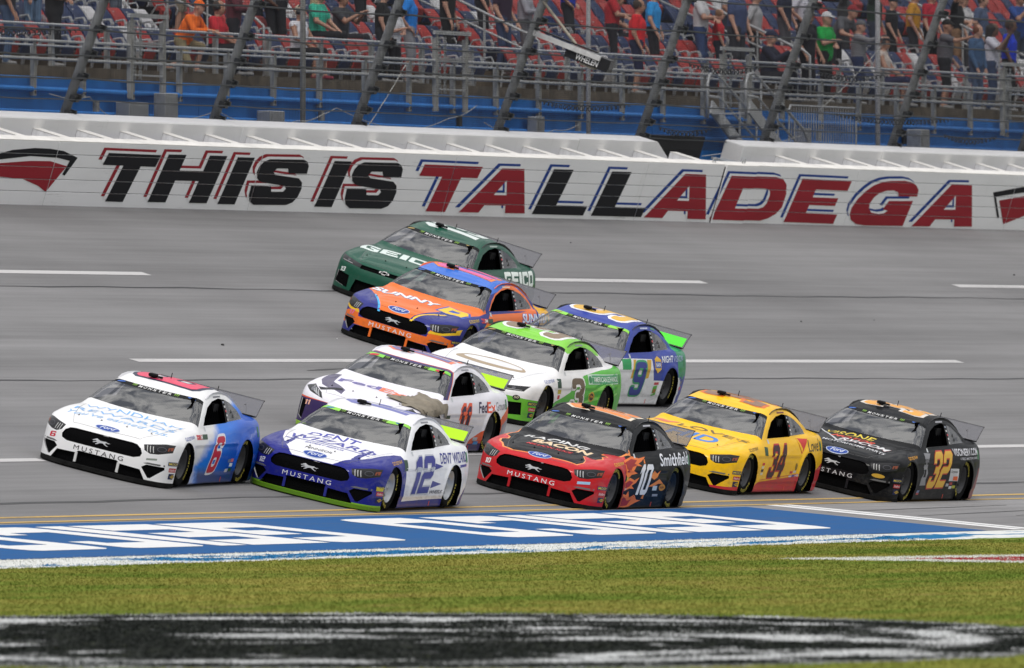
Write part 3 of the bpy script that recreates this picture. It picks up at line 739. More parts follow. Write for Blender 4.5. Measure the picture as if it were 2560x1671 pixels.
for i, px in enumerate((27.3, 33.2, 38.6, 45.9, 52.5, 61.8, 66.7, 72.0)):          # drain outlets and bracket stains
    MB().box(px, px + .16, 19.94, 20.0, 6.12, 6.55).build('drain_outlet', M_dark if i % 2 else M_chan, rw)
# walkway between concrete wall and stand
tag(MB().box(X0 - 40, X1 + 20, 17.9, 20.0, 4.0, 5.25).build('walkway', mat('walkway_asphalt', (.06, .06, .065), .9)), kind='structure')

stand = empty('grandstand', 'stepped concrete grandstand deck carrying rows of red, blue and white seats', 'grandstand')
NR = 8; RISE, TREAD, SY, SZ = .365, .90, 20.95, 7.16
MB().box(X0, X1, SY, SY + 1.45, 6.3, SZ).build('riser', M_tan, stand)
for r in range(1, NR):
    y = SY + 1.45 + (r - 1) * TREAD
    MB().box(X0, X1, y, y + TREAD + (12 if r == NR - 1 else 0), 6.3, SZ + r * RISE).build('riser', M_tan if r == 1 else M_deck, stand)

# ---- railings: front row on the blue wall, back row at the deck edge
def channel_post(x, y, z0, z1, w=.085):
    b = MB(); b.box(x - w / 2, x + w / 2, y - .012, y + .0, z0, z1 - .06); b.box(x - w / 2, x - w / 2 + .012, y, y + .06, z0, z1 - .1)
    b.prism([(x - w / 2, z1 - .06), (x + w / 2, z1 - .06), (x + w / 2, z1 - .03), (x - w / 2 + .03, z1)], 1, y - .012, y)
    return b
fr = empty('guard_rail', 'grey pipe guard rail on channel posts bolted to the blue wall', 'railing')
x = 21.9
while x < 108:
    channel_post(x, 19.9, 6.60, 7.53, .12).build('post', M_chan, fr); MB().box(x - .02, x + .02, 19.875, 19.89, 6.64, 6.68).build('bolt', M_dark, fr); x += 2.36
for z in (7.52, 7.22):
    MB().tube([(X0, 19.86, z), (X1, 19.86, z)], .026, 8).build('rail', M_rail, fr, True)
br = empty('guard_rail', 'taller grey pipe guard rail along the front edge of the seating deck', 'railing')
x = 22.6
while x < 108:
    channel_post(x, 20.98, 6.92, 7.90, .12).build('post', M_chan, br); x += 2.7
for z, r in ((7.86, .024), (7.50, .02)):
    MB().tube([(X0, 20.95, z), (X1, 20.95, z)], r, 8).build('rail', M_rail, br, True)
# gates with a strip of expanded metal
M_exp = mat('expanded_metal', (.36, .37, .37), .5, .5)
for i, gx in enumerate((29.55, 45.2, 61.4, 78.9)):
    g = empty('rail_gate', ('first from the left', 'second from the left', 'third from the left', 'rightmost')[i].join(('narrow grey rail gate with expanded metal strip, ', ' along the guard rail')), 'gate', 'gates in the guard rail')
    for dx in (-.8, .8): channel_post(gx + dx, 19.84, 6.62, 8.02, .13).build('post', M_chan, g)
    MB().box(gx - .95, gx + .95, 19.80, 19.86, 7.99, 8.06).build('top_bar', M_rail, g)
    for z in (7.55, 7.0): MB().box(gx - .7, gx + .7, 19.83, 19.86, z, z + .03).build('cross_bar', M_rail, g)
    for j in range(2):
        b = MB()
        for k in range(9):
            for s in (-1, 1):
                xa = gx - .68 + .26 * j; z = 6.95 + .11 * k
                b.obox((xa + .065, 19.845, z + .055), (.065 , 0, .055 * s), (0, .004, 0), (-.012 * s, 0, .014))
        b.build('expanded_metal', M_exp, g)
# slim poles rising through the walkway
for i, (px, c) in enumerate(((35.0, 'grey'), (50.3, 'white'), (67.4, 'white'))):
    o = MB().tube([(px, 19.0, 5.2), (px, 19.0, 12.5)], .05 if i != 1 else .045, 10).build('pole', M_chan if c == 'grey' else mat('pole_white', (.50, .50, .52), .5, var=.2, vscale=3), None, True)
    tag(o, ('grey vertical pole behind the fence left of the teal shirt', 'white vertical pole standing behind the caution light', 'white vertical pole in front of the seated man in a tank top')[i], 'pole')
# electrical cabinets on posts
for i, (px, y, z0, z1, w, d) in enumerate(((28.0, 19.6, 5.95, 6.55, .95, .25), (29.5, 19.5, 5.95, 6.72, .62, .22), (35.0, 19.6, 5.85, 6.50, .75, .25), (71.7, 19.5, 6.02, 6.66, .55, .3), (65.2, 19.7, 5.9, 6.6, .3, .2), (49.5, 19.7, 5.8, 6.6, .42, .2))):
    o = empty('electrical_cabinet', ('low wide grey cabinet left of the tall cabinet on the blue wall', 'tall grey cabinet on the blue wall under the orange hoodie', 'grey cabinet on the blue wall beside the grey pole',
              'pale grey cabinet on a post at the right end of the blue wall', 'narrow grey cabinet on the blue wall below the man in a green shirt', 'narrow grey cabinet on the blue wall beside the white pole')[i], 'cabinet', 'electrical cabinets on the blue wall')
    bx = MB().box(px, px + w, y, y + d, z0, z1, .015).build('housing', M_galv, o)
    MB().box(px + .05, px + w - .05, y - .012, y - .002, z0 + .05, z1 - .05, .006).build('door', M_galv, bx)
    MB().tube([(px + w / 2, y + d / 2, 5.2), (px + w / 2, y + d / 2, z0)], .035, 6).build('leg', M_chan, o)
# steel stair down through the wall opening
st = empty('steel_stair', 'grey steel stair with bent pipe handrails leading down to the wall opening', 'stair')
M_stair = mat('stair_galvanised', (.46, .47, .48), .6, .1, var=.15, vscale=6)
SX, SZ0 = 60.1, 6.95
for dy in (19.0, 19.75):
    MB().obox((SX - 2.1 * .5 + 2.1, dy, 6.30), (1.55, 0, -.62), (0, .02, 0), (.05, 0, .12)).build('stringer', M_stair, st)
    pts = [(59.40, dy, 6.7), (59.40, dy, 7.35), (59.52, dy, 7.52), (59.85, dy, 7.55), (60.10, dy, 7.48), (62.80, dy, 6.55), (63.10, dy, 6.35), (63.20, dy, 5.6)]
    MB().tube(pts, .028, 8).build('handrail', M_rail, st, True)
    MB().tube([(59.45, dy, 7.12), (60.10, dy, 7.1), (63.10, dy, 6.05)], .022, 8).build('handrail', M_rail, st, True)
    for k in range(3):
        MB().tube([(60.30 + k, dy, 6.7 - .36 * k), (60.30 + k, dy, 7.42 - .36 * k)], .02, 6).build('baluster', M_rail, st)
for k in range(6):
    MB().box(59.60 + .52 * k, 60.00 + .52 * k, 19.0, 19.75, 6.78 - .21 * k, 6.81 - .21 * k).build('tread', M_stair, st)
# crowd barrier of thin bars leaning on the blue wall
cb = empty('crowd_barrier', 'grey crowd barrier with thin upright bars standing by the steel stair', 'barrier')
MB().tube([(63.2, 19.4, 5.55), (63.2, 19.4, 6.93), (63.3, 19.4, 7.0), (67.2, 19.4, 7.0), (67.3, 19.4, 6.93), (67.3, 19.4, 5.55), (63.2, 19.4, 5.55)], .02, 6).build('frame', M_rail, cb)
for k in range(26):
    MB().tube([(63.35 + .15 * k, 19.4, 5.56), (63.35 + .15 * k, 19.4, 6.99)], .008, 5).build('bar', M_rail, cb)
# loose pale wires hanging behind the fence
M_lw = mat('loose_wire', (.42, .42, .40), .6)
for i, pts in enumerate(([(21.5, 6.58), (23.4, 6.56), (24.6, 6.2), (26.8, 6.18), (29.6, 6.42), (31.4, 6.22), (33.6, 6.3), (35, 6.45)], [(30.4, 5.9), (33.0, 6.2), (35.6, 6.55), (39, 6.2), (41.5, 6.45), (43, 6.7)], [(36.5, 5.9), (39.2, 7.35)],
                         [(43.4, 6.4), (45.4, 6.18), (47.2, 6.32), (48.6, 6.44)], [(49.4, 6.05), (51.8, 6.28)], [(55.6, 5.95), (61.5, 6.4)], [(62.6, 6.9), (66.5, 8.2)])):
    P = []
    for a, b in zip(pts[:-1], pts[1:]):
        for k in range(6):
            t = k / 6; P.append((a[0] + (b[0] - a[0]) * t, 18.6, a[1] + (b[1] - a[1]) * t - .05 * math.sin(math.pi * t)))
    P.append((pts[-1][0], 18.6, pts[-1][1]))
    o = MB().tube(P, .008, 5).build('loose_wire', M_lw)
    tag(o, ('long pale wire looping along the blue wall under the orange hoodie', 'pale wire looping past the grey pole on the blue wall', 'straight pale wire slanting up beside the grey pole', 'pale wire sagging on the blue wall left of the caution light',
            'short pale wire end rising right of the white pole', 'pale wire slanting across the blue wall left of the stair', 'thin pale wire slanting up above the stair')[i], 'wire', 'loose wires behind the fence')

# ---- seats
SEATC = {'red': (.36, .040, .036), 'blue': (.020, .036, .10), 'white': (.60, .60, .62)}
SM = {k: mat('seat_' + k, c, .55, spec=.25, var=.18, vscale=3) for k, c in SEATC.items()}
M_plate = mat('seat_number_plate', (.55, .55, .55), .6)
PITCH = .672
def curved_panel(w, pts, th, bend):
    """a moulded panel: pts run up the profile in (y, z), bowed across the width"""
    v = []; f = []; nx = 4; n = len(pts)
    for side in (0, 1):
        for i in range(nx + 1):
            s = i / nx * 2 - 1
            for (y, z) in pts: v.append((s * w / 2 * (1 - .06 * (z == pts[-1][1])), y + bend * (s * s) - side * th, z + side * th * .4))
    m = (nx + 1) * n
    for i in range(nx):
        for j in range(n - 1):
            a = i * n + j; f.append((a, a + n, a + n + 1, a + 1)); f.append((m + a, m + a + 1, m + a + n + 1, m + a + n))
        f.append((i * n, m + i * n, m + (i + 1) * n, (i + 1) * n)); f.append((i * n + n - 1, (i + 1) * n + n - 1, m + (i + 1) * n + n - 1, m + i * n + n - 1))
    for i in (0, nx):
        for j in range(n - 1): f.append((i * n + j, i * n + j + 1, m + i * n + j + 1, m + i * n + j))
    return v, f
def seat_meshes():
    back = curved_panel(.575, [(.05, .47), (.08, .54), (.15, .66), (.25, .78), (.29, .795)], .03, -.05)
    pan = curved_panel(.50, [(-.02, .22), (-.07, .34), (-.09, .46), (-.05, .52)], .03, .03)     # tipped up
    out = {}
    for k in SM:
        a = MB().poly(*back).me('backrest', SM[k], False); b = MB().poly(*pan).me('seat_pan', SM[k], False)
        out[k] = (a, b)
    fr_ = MB()
    for s in (-1, 1):
        fr_.tube([(s * .29, .16, .02), (s * .29, .12, .36), (s * .29, -.02, .56), (s * .29, -.16, .58), (s * .29, -.2, .5), (s * .29, -.16, .4)], .017, 5)
    fr_.box(-.3, .3, .09, .13, .30, .34)
    pl = MB().box(-.045, .045, .165, .172, .70, .745).me('number_plate', M_plate)
    return out, fr_.me('frame', M_rail), pl
SEATM, SEATF, SEATP = seat_meshes()
AISLES = [(38.0, 39.6), (52.9, 54.4), (69.0, 70.4), (84.5, 86.0)]
stuff = {k: ([], []) for k in SM}
nseat = 0
SEATS = []
for r in range(NR - 1):
    y = SY + 1.55 + r * TREAD; z = SZ + (r + 1) * RISE - RISE; y = SY + 1.0 + r * TREAD; z = SZ + r * RISE
    xa = 27.5 + r * 2.6; xb = 91.0 + r * 2.7
    n = random.randrange(2); x = 4.0 + random.uniform(0, .6)
    while x < 109:
        x += PITCH
        if not xa < x < xb and r > 5: continue
        if any(a + r * .45 < x < b + r * .45 for a, b in AISLES): continue
        n += 1
        c = 'white' if random.random() < .11 else ('red' if n % 2 else 'blue')
        if random.random() < .22: n += 1
        if r < 3 and xa < x < xb and nseat < 300:
            words = ('first', 'second', 'third')[r]
            s = empty('stadium_seat', '%s moulded folding seat with a tipped-up pan in the %s row of the grandstand' % (c, words), 'seat', '%s seats in the %s row' % (c, words), (x, y, z))
            s.rotation_euler = (0, 0, random.uniform(-.02, .02))
            add('backrest', SEATM[c][0], s); add('seat_pan', SEATM[c][1], s); add('frame', SEATF, s); add('number_plate', SEATP, s)
            nseat += 1
        else:
            V, F = stuff[c]
            for me in SEATM[c]:
                b = len(V); V += [(v.co.x + x, v.co.y + y, v.co.z + z) for v in me.vertices]; F += [tuple(b + i for i in p.vertices) for p in me.polygons]
for k, (V, F) in stuff.items():
    if V: tag(add('stadium_seats', mesh('stadium_seats', V, F), None, SM[k]), '%s folding seats of the upper rows along the top edge of the view' % k, 'seats', kind='stuff')
# sloping handrails in the aisles
for i, (a, b) in enumerate(AISLES):
    hr = empty('aisle_handrail', ('pipe handrail of the aisle beside the man in red at left', 'pipe handrail of the aisle above the caution light', 'pipe handrail of the aisle beside the man in grey', 'pipe handrail of the aisle at the right edge')[i], 'handrail', 'aisle handrails')
    xm = (a + b) / 2 + .3
    pts = [(xm, 21.2, 7.3), (xm, 21.2, 8.05), (xm, 21.35, 8.18)] + [(xm + .42 * k, 21.5 + TREAD * k, 8.22 + RISE * k) for k in range(5)]
    MB().tube(pts, .026, 8).build('rail', M_rail, hr, True)
    MB().tube([(xm, 21.25, 7.8), (xm + .42 * 4, 21.5 + TREAD * 4, 7.85 + RISE * 4)], .02, 6).build('rail', M_rail, hr, True)
    for k in range(1, 4): MB().tube([(xm + .42 * k, 21.5 + TREAD * k, 7.2 + RISE * k), (xm + .42 * k, 21.5 + TREAD * k, 8.2 + RISE * k)], .022, 6).build('post', M_rail, hr)
# ------------------------------------------------------------------ implicit surfaces (used for car bodies and people)
def pch(pts):
    xs, ys = map(lambda a: np.array(a, float), zip(*pts))
    o = np.argsort(xs); xs = xs[o]; ys = ys[o]
    h = np.diff(xs); d = np.diff(ys) / h
    m = np.zeros_like(ys); m[0] = d[0]; m[-1] = d[-1]
    for i in range(1, len(xs) - 1):
        if d[i - 1] * d[i] > 0:
            w1 = 2 * h[i] + h[i - 1]; w2 = h[i] + 2 * h[i - 1]
            m[i] = (w1 + w2) / (w1 / d[i - 1] + w2 / d[i])
    def f(x):
        x = np.clip(x, xs[0], xs[-1]); i = np.clip(np.searchsorted(xs, x) - 1, 0, len(h) - 1); t = (x - xs[i]) / h[i]
        return ys[i] * (1 + 2 * t) * (1 - t) ** 2 + m[i] * h[i] * t * (1 - t) ** 2 + ys[i + 1] * t * t * (3 - 2 * t) + m[i + 1] * h[i] * t * t * (t - 1)
    return f
def smax(a, b, k):
    h = np.maximum(k - np.abs(a - b), 0) / k
    return np.maximum(a, b) + h * h * k * .25
def smin(a, b, k): return -smax(-a, -b, k)
def grad(f, P, h=1e-4):
    x, y, z = P.T
    return np.stack([f(x + h, y, z) - f(x - h, y, z), f(x, y + h, z) - f(x, y - h, z), f(x, y, z + h) - f(x, y, z - h)], 1) / (2 * h)
def surface_nets(f, lo, hi, st, relax=3):
    ax = [np.arange(l, h + st, st) for l, h in zip(lo, hi)]
    G = np.stack(np.meshgrid(*ax, indexing='ij'), -1)
    v = f(G[..., 0].ravel(), G[..., 1].ravel(), G[..., 2].ravel()).reshape(G.shape[:3]); ins = v < 0
    nx, ny, nz = v.shape
    cnt = np.zeros((nx - 1, ny - 1, nz - 1), int)
    for i in (0, 1):
        for j in (0, 1):
            for k in (0, 1): cnt += ins[i:nx - 1 + i, j:ny - 1 + j, k:nz - 1 + k]
    act = (cnt > 0) & (cnt < 8)
    idx = -np.ones(cnt.shape, int); idx[act] = np.arange(act.sum())
    I = np.argwhere(act); P = np.stack([ax[d][I[:, d]] + st / 2 for d in range(3)], 1)
    F = []
    for d in range(3):
        e, g = (d + 1) % 3, (d + 2) % 3
        s0 = [slice(None)] * 3; s1 = [slice(None)] * 3; s0[d] = slice(0, -1); s1[d] = slice(1, None)
        a = ins[tuple(s0)]; b = ins[tuple(s1)]
        E = np.argwhere(a != b)
        E = E[(E[:, e] > 0) & (E[:, g] > 0) & (E[:, e] < v.shape[e] - 1) & (E[:, g] < v.shape[g] - 1)]
        flip = a[tuple(E.T)]; q = []
        for (de, dg) in ((-1, -1), (0, -1), (0, 0), (-1, 0)):
            C = E.copy(); C[:, e] += de; C[:, g] += dg; q.append(idx[tuple(C.T)])
        q = np.stack(q, 1); q[~flip] = q[~flip][:, ::-1]; F.append(q)
    F = np.concatenate(F)
    for it in range(relax + 2):
        if it < relax:
            acc = np.zeros_like(P); n = np.zeros(len(P))
            for a, b in ((0, 1), (1, 2), (2, 3), (3, 0)):
                np.add.at(acc, F[:, a], P[F[:, b]]); np.add.at(n, F[:, a], 1)
                np.add.at(acc, F[:, b], P[F[:, a]]); np.add.at(n, F[:, b], 1)
            P = P * .4 + .6 * acc / n[:, None]
        for _ in range(2):
            g = grad(f, P); d = f(*P.T); P = P - np.clip(d / np.maximum((g * g).sum(1), .05), -st, st)[:, None] * g
    N = grad(f, P); N /= np.linalg.norm(N, axis=1, keepdims=True) + 1e-9
    return P, F, N

# ------------------------------------------------------------------ spectators
def cone_d(P, a, b, ra, rb):
    a = np.array(a, float); b = np.array(b, float); ab = b - a
    t = np.clip(((P - a) @ ab) / max(ab @ ab, 1e-9), 0, 1)
    return np.linalg.norm(P - a - t[:, None] * ab, axis=1) - (ra + (rb - ra) * t)
def ell_d(P, c, r):
    q = (P - np.array(c)) / np.array(r); k = np.linalg.norm(q, axis=1)
    return (k - 1) * min(r)
# poses: joints as (forward x, left y, up z); forward is where the person looks
def pose(kind, v=0.):
    J = dict(pel=(0, 0, .95), che=(.01, 0, 1.28), nk=(.02, 0, 1.47), hd=(.05, 0, 1.62), lh=(0, .09, .90), rh=(0, -.09, .90),
             lk=(.04, .10, .50), rk=(.04, -.11, .50), la=(-.02, .11, .08), ra=(-.02, -.13, .08),
             ls=(.0, .19, 1.41), rs=(.0, -.19, 1.41), le=(.0, .26, 1.13), re=(.0, -.26, 1.13), lw=(.12, .24, .90), rw=(.12, -.24, .90))
    if kind == 'point': J.update(re=(.26, -.22, 1.36), rw=(.52, -.18, 1.40), lw=(.16, .2, .93))
    if kind == 'hips': J.update(le=(-.08, .36, 1.15), lw=(.06, .2, 1.0), re=(-.08, -.36, 1.15), rw=(.06, -.2, 1.0))
    if kind == 'phone': J.update(re=(.2, -.24, 1.22), rw=(.34, -.08, 1.46), le=(.2, .24, 1.22), lw=(.34, .06, 1.46))
    if kind == 'fold': J.update(re=(.10, -.25, 1.16), rw=(.24, .02, 1.18), le=(.10, .25, 1.16), lw=(.24, -.02, 1.14))
    if kind == 'wave': J.update(re=(.12, -.36, 1.60), rw=(.18, -.26, 1.86))
    if kind == 'lean':
        J.update(che=(.20, 0, 1.22), nk=(.34, 0, 1.36), hd=(.43, 0, 1.48), ls=(.26, .19, 1.33), rs=(.26, -.19, 1.33), le=(.34, .26, 1.08), re=(.34, -.26, 1.08), lw=(.52, .2, 1.02), rw=(.52, -.2, 1.02))
    if kind == 'crouch':
        J.update(pel=(-.05, 0, .62), lh=(-.05, .09, .58), rh=(-.05, -.09, .58), lk=(.30, .12, .50), rk=(.12, -.12, .22), la=(.18, .12, .08), ra=(-.30, -.13, .14),
                 che=(.12, 0, .92), nk=(.22, 0, 1.09), hd=(.30, 0, 1.23), ls=(.17, .19, 1.04), rs=(.17, -.19, 1.04), le=(.32, .25, .80), re=(.32, -.25, .80), lw=(.52, .16, .78), rw=(.52, -.16, .80))
    if kind in ('sit', 'sitphone'):
        d = -.43
        for k in ('pel', 'che', 'nk', 'hd', 'ls', 'rs', 'le', 're', 'lw', 'rw', 'lh', 'rh'):
            a = J[k]; J[k] = (a[0] - .05, a[1], a[2] + d)
        J.update(lk=(.40, .12, .50), rk=(.40, -.12, .50), la=(.42, .12, .08), ra=(.36, -.13, .08), lw=(.28, .12, .60), rw=(.28, -.12, .60), le=(.06, .26, .74), re=(.06, -.26, .74))
        if kind == 'sitphone': J.update(lw=(.36, .10, .92), rw=(.36, -.08, .92), le=(.16, .25, .78), re=(.16, -.25, .78))
    return J
def hand_mesh():
    """right hand along +x, palm down, five bent fingers"""
    tips = [((.085, .030, 0), (.118, .034, -.012), (.136, .034, -.034)), ((.090, .010, 0), (.130, .011, -.010), (.152, .010, -.036)), ((.088, -.010, 0), (.124, -.012, -.012), (.144, -.012, -.036)), ((.080, -.029, 0), (.108, -.034, -.012), (.122, -.035, -.032)), ((.030, .042, -.004), (.060, .066, -.010), (.084, .070, -.022))]
    def f(x, y, z):
        P = np.stack([x, y, z], 1)
        d = cone_d(P, (-.03, 0, 0), (.01, 0, 0), .026, .028)
        for yy in (-.024, 0, .024): d = smin(d, cone_d(P, (.01, yy * .7, 0), (.078, yy, 0), .017, .015), .014)
        for k, (a, b, c) in enumerate(tips):
            r = .0095 if k < 4 else .011
            d = smin(d, np.minimum(cone_d(P, a, b, r + .001, r), cone_d(P, b, c, r, r - .002)), .006)
        return d
    return surface_nets(f, (-.07, -.06, -.06), (.17, .10, .05), .008, 1)
HAND = hand_mesh()
SKIN = {'light': (.50, .28, .20), 'tan': (.40, .21, .14), 'brown': (.13, .065, .04)}
def cloth(c): 
    k = 'cloth_%02x%02x%02x' % tuple(int(255 * v) for v in lin(c))
    return mat(k, lin(c), .85, var=.16, vscale=7, bump=.25, bscale=9)
def person(name_label, at, face, kind='stand', shirt=(.2, .2, .2), pants=(.03, .03, .04), skin='light', sleeve='short', legs='long', hair=None, cap=None, h=1.75, head=None, shoes=(.25, .25, .25), longhair=False, phones=False, fat=1.):
    J = {k: np.array(p) for k, p in pose(kind).items()}
    if kind in ('stand', 'point', 'fold', 'hips'):
        for k in ('lw', 'rw', 'le', 're'):
            J[k] = J[k] + rng.uniform(-.03, .03, 3)
    if head: J['hd'] = J['hd'] + np.array(head)
    sl = {'short': .62, 'long': 1.6, 'none': .1}[sleeve]
    bones = []                                             # (a, b, ra, rb, material)
    A = bones.append
    g = fat
    for s, (hh, kn, an) in ((1, ('lh', 'lk', 'la')), (-1, ('rh', 'rk', 'ra'))):
        a, b, c = J[hh], J[kn], J[an]
        t = .93 if legs == 'short' else 1.
        A((a, b, .098 * g, .066 if legs == 'long' else .074, 2))
        if legs == 'long': A((b, c, .066, .054, 2))
        else: A((b + (c - b) * .05, c, .056, .040, 0))
        fwd = np.array((1., 0, 0)); A((c + np.array((-.03, 0, -.03)), c + fwd * .15 + np.array((0, 0, -.045)), .042, .034, 3))
    A((J['lh'] + (0, -.02, .05), J['rh'] + (0, .02, .05), .118 * g, .118 * g, 2))
    A((J['pel'], J['che'], .135 * g, .150 * g, 1))
    A((J['pel'] + (0, .06, 0.02), J['che'] + (0, .09, 0), .112 * g, .118 * g, 1)); A((J['pel'] + (0, -.06, 0.02), J['che'] + (0, -.09, 0), .112 * g, .118 * g, 1))
    A((J['ls'] + (0, -.03, -.02), J['rs'] + (0, .03, -.02), .082, .082, 1)); A((J['che'], J['nk'] + (0, 0, -.05), .135, .075, 1))
    A((J['nk'] + (0, 0, -.06), J['hd'] + (-.02, 0, -.05), .056, .052, 0))
    for S, E, W in (('ls', 'le', 'lw'), ('rs', 're', 'rw')):
        s_, e_, w_ = J[S], J[E], J[W]
        if sl > 1: A((s_, e_, .070, .056, 1)); A((e_, w_, .054, .042, 1))
        elif sl > .3: A((s_, s_ + (e_ - s_) * sl, .070, .066, 1)); A((s_ + (e_ - s_) * .5, e_, .048, .041, 0)); A((e_, w_, .041, .030, 0))
        else: A((s_, s_ + (e_ - s_) * .05, .062, .060, 1)); A((s_, e_, .052, .042, 0)); A((e_, w_, .042, .030, 0))
    hd = J['hd']
    def near(P, a, b, ra, rb):
        if len(P) < 3000: return cone_d(P, a, b, ra, rb)
        r = max(ra, rb) + .09; lo_ = np.minimum(a, b) - r; hi_ = np.maximum(a, b) + r
        k = ((P > lo_) & (P < hi_)).all(1); d = np.full(len(P), .3); d[k] = cone_d(P[k], a, b, ra, rb); return d
    def dist(P):
        D = [near(P, a, b, ra, rb) for a, b, ra, rb, m in bones]
        dh = smin(ell_d(P, hd + (0, 0, .02), (.098, .078, .115)), ell_d(P, hd + (.02, 0, -.05), (.075, .058, .075)), .03)
        dh = smin(dh, cone_d(P, hd + (.085, 0, .02), hd + (.112, 0, -.025), .009, .015), .015)
        for s in (-1, 1): dh = smin(dh, ell_d(P, hd + (-.005, s * .080, 0), (.026, .013, .034)), .008)
        return D, dh
    def f(x, y, z):
        P = np.stack([x, y, z], 1); D, dh = dist(P)
        d = dh
        for k in D: d = smin(d, k, .028)
        return d
    allp = np.array([q for a, b, *_ in bones for q in (a, b)] + [hd]); lo = allp.min(0) - .2; hi = allp.max(0) + .2
    P, F, N = surface_nets(f, lo, hi, .029, 1)
    C = P[F].mean(1); D, dh = dist(C)
    M = np.stack(D + [dh], 1); lab = np.array([b[4] for b in bones] + [0]); mi = lab[M.argmin(1)]
    V = [tuple(p) for p in P]; Fs = [tuple(q) for q in F]; MI = list(mi); NN = [tuple(n) for n in N]
    # hands
    for W, E, s in (('rw', 're', 1), ('lw', 'le', -1)):
        d = J[W] - J[E]; d = d / np.linalg.norm(d); up = np.array((0, 0, 1.)) if abs(d[2]) < .8 else np.array((1., 0, 0)); l = np.cross(up, d); l /= np.linalg.norm(l); u = np.cross(d, l)
        R = np.stack([d, l * s, u]); b = len(V)
        V += [tuple(q) for q in (HAND[0] @ R + J[W] + d * .03)]; NN += [tuple(q) for q in HAND[2] @ R]
        Fs += [tuple(b + i for i in (q if s > 0 else q[::-1])) for q in HAND[1]]; MI += [0] * len(HAND[1])
    # eyes and mouth
    for (dx, dy, dz, rx, ry, rz) in ((.088, .034, .022, .010, .014, .009), (.088, -.034, .022, .010, .014, .009), (.088, 0, -.062, .008, .024, .006)):
        b = len(V); bm = bmesh.new(); bmesh.ops.create_icosphere(bm, subdivisions=1, radius=1)
        bm.verts.index_update()
        for w in bm.verts: V.append((hd[0] + dx + w.co.x * rx, hd[1] + dy + w.co.y * ry, hd[2] + dz + w.co.z * rz)); NN.append(tuple(w.co))
        for q in bm.faces: Fs.append(tuple(b + w.index for w in q.verts)); MI.append(4)
        bm.free()
    me = mesh('body', V, Fs, True, NN, MI)
    for m_ in (mat('skin_' + skin, SKIN[skin], .55), cloth(shirt), cloth(pants), cloth(shoes), mat('face_dark', (.05, .03, .025), .5)): me.materials.append(m_)
    root = empty('person', name_label, 'person', None, at)
    root.rotation_euler = (0, 0, face); root.scale = (h / 1.75,) * 3
    add('body', me, root)
    if cap is None and hair is None: hair = (.05, .03, .02)
    if hair is not None:
        def fh(x, y, z):
            Q = np.stack([x, y, z], 1)
            d = ell_d(Q, hd + (-.014, 0, .034), (.110, .092, .116))
            d = np.maximum(d, -(Q[:, 0] - hd[0] - .055 + 1.2 * np.maximum(Q[:, 2] - hd[2] - .06, 0)) * -1)
            d = np.maximum(d, (hd[2] - .06 - Q[:, 2]))
            if longhair:
                d = smin(d, cone_d(Q, hd + (-.07, .03, .02), hd + (-.12, .04, -.38), .085, .06), .03); d = smin(d, cone_d(Q, hd + (-.07, -.03, .02), hd + (-.12, -.04, -.38), .085, .06), .03)
                d = smin(d, cone_d(Q, hd + (-.02, .075, .03), hd + (-.03, .09, -.22), .03, .028), .02)
            return d
        hP, hF, hN = surface_nets(fh, hd - (.26, .22, .55 if longhair else .2), hd + (.2, .22, .25), .022, 2)
        add('hair', mesh('hair', hP, hF, True, hN), root, mat('hair_%02x%02x%02x' % tuple(int(255 * v) for v in hair), hair, .7, var=.3, vscale=25))
    if cap is not None:
        def fc(x, y, z):
            Q = np.stack([x, y, z], 1)
            d = np.maximum(ell_d(Q, hd + (-.005, 0, .045), (.112, .093, .105)), hd[2] + .045 - Q[:, 2])
            br_ = np.maximum(ell_d(Q, hd + (.11, 0, .05), (.085, .075, .05)), np.abs(Q[:, 2] - hd[2] - .055 + .25 * (Q[:, 0] - hd[0] - .08)) - .010)
            return smin(d, br_, .01)
        cP, cF, cN = surface_nets(fc, hd - (.16, .14, .04), hd + (.24, .14, .2), .014, 1)
        add('cap', mesh('cap', cP, cF, True, cN), root, cloth(cap))
    if phones:
        b = MB(); 
        for s in (-1, 1): b.lathe([(s * .078, .001), (s * .080, .042), (s * .105, .042), (s * .112, .001)], 10, 1, tuple(hd + (0, 0, .005)))
        b.tube([hd + (-.01, .09 * math.cos(a), .02 + .125 * math.sin(a)) for a in np.linspace(0, math.pi, 9)], .010, 5)
        b.build('ear_defenders', mat('black_plastic', (.015, .015, .016), .5), root, True)
    return root
def deck(row):      # standing place in a row: y, z
    return SY + .72 + row * TREAD - (.25 if row == 0 else 0), SZ + row * RISE
def rowx(px, y):    # along-track coordinate seen at a column of the view, at a given row
    t = (px - 1280) / 43138.2; th = rad(THETA); Yc = y + 81.3124
    return (t * Yc * math.sin(th) + Yc * math.cos(th)) / (math.sin(th) - t * math.cos(th)) - 245
DN = -math.pi / 2          # facing the track
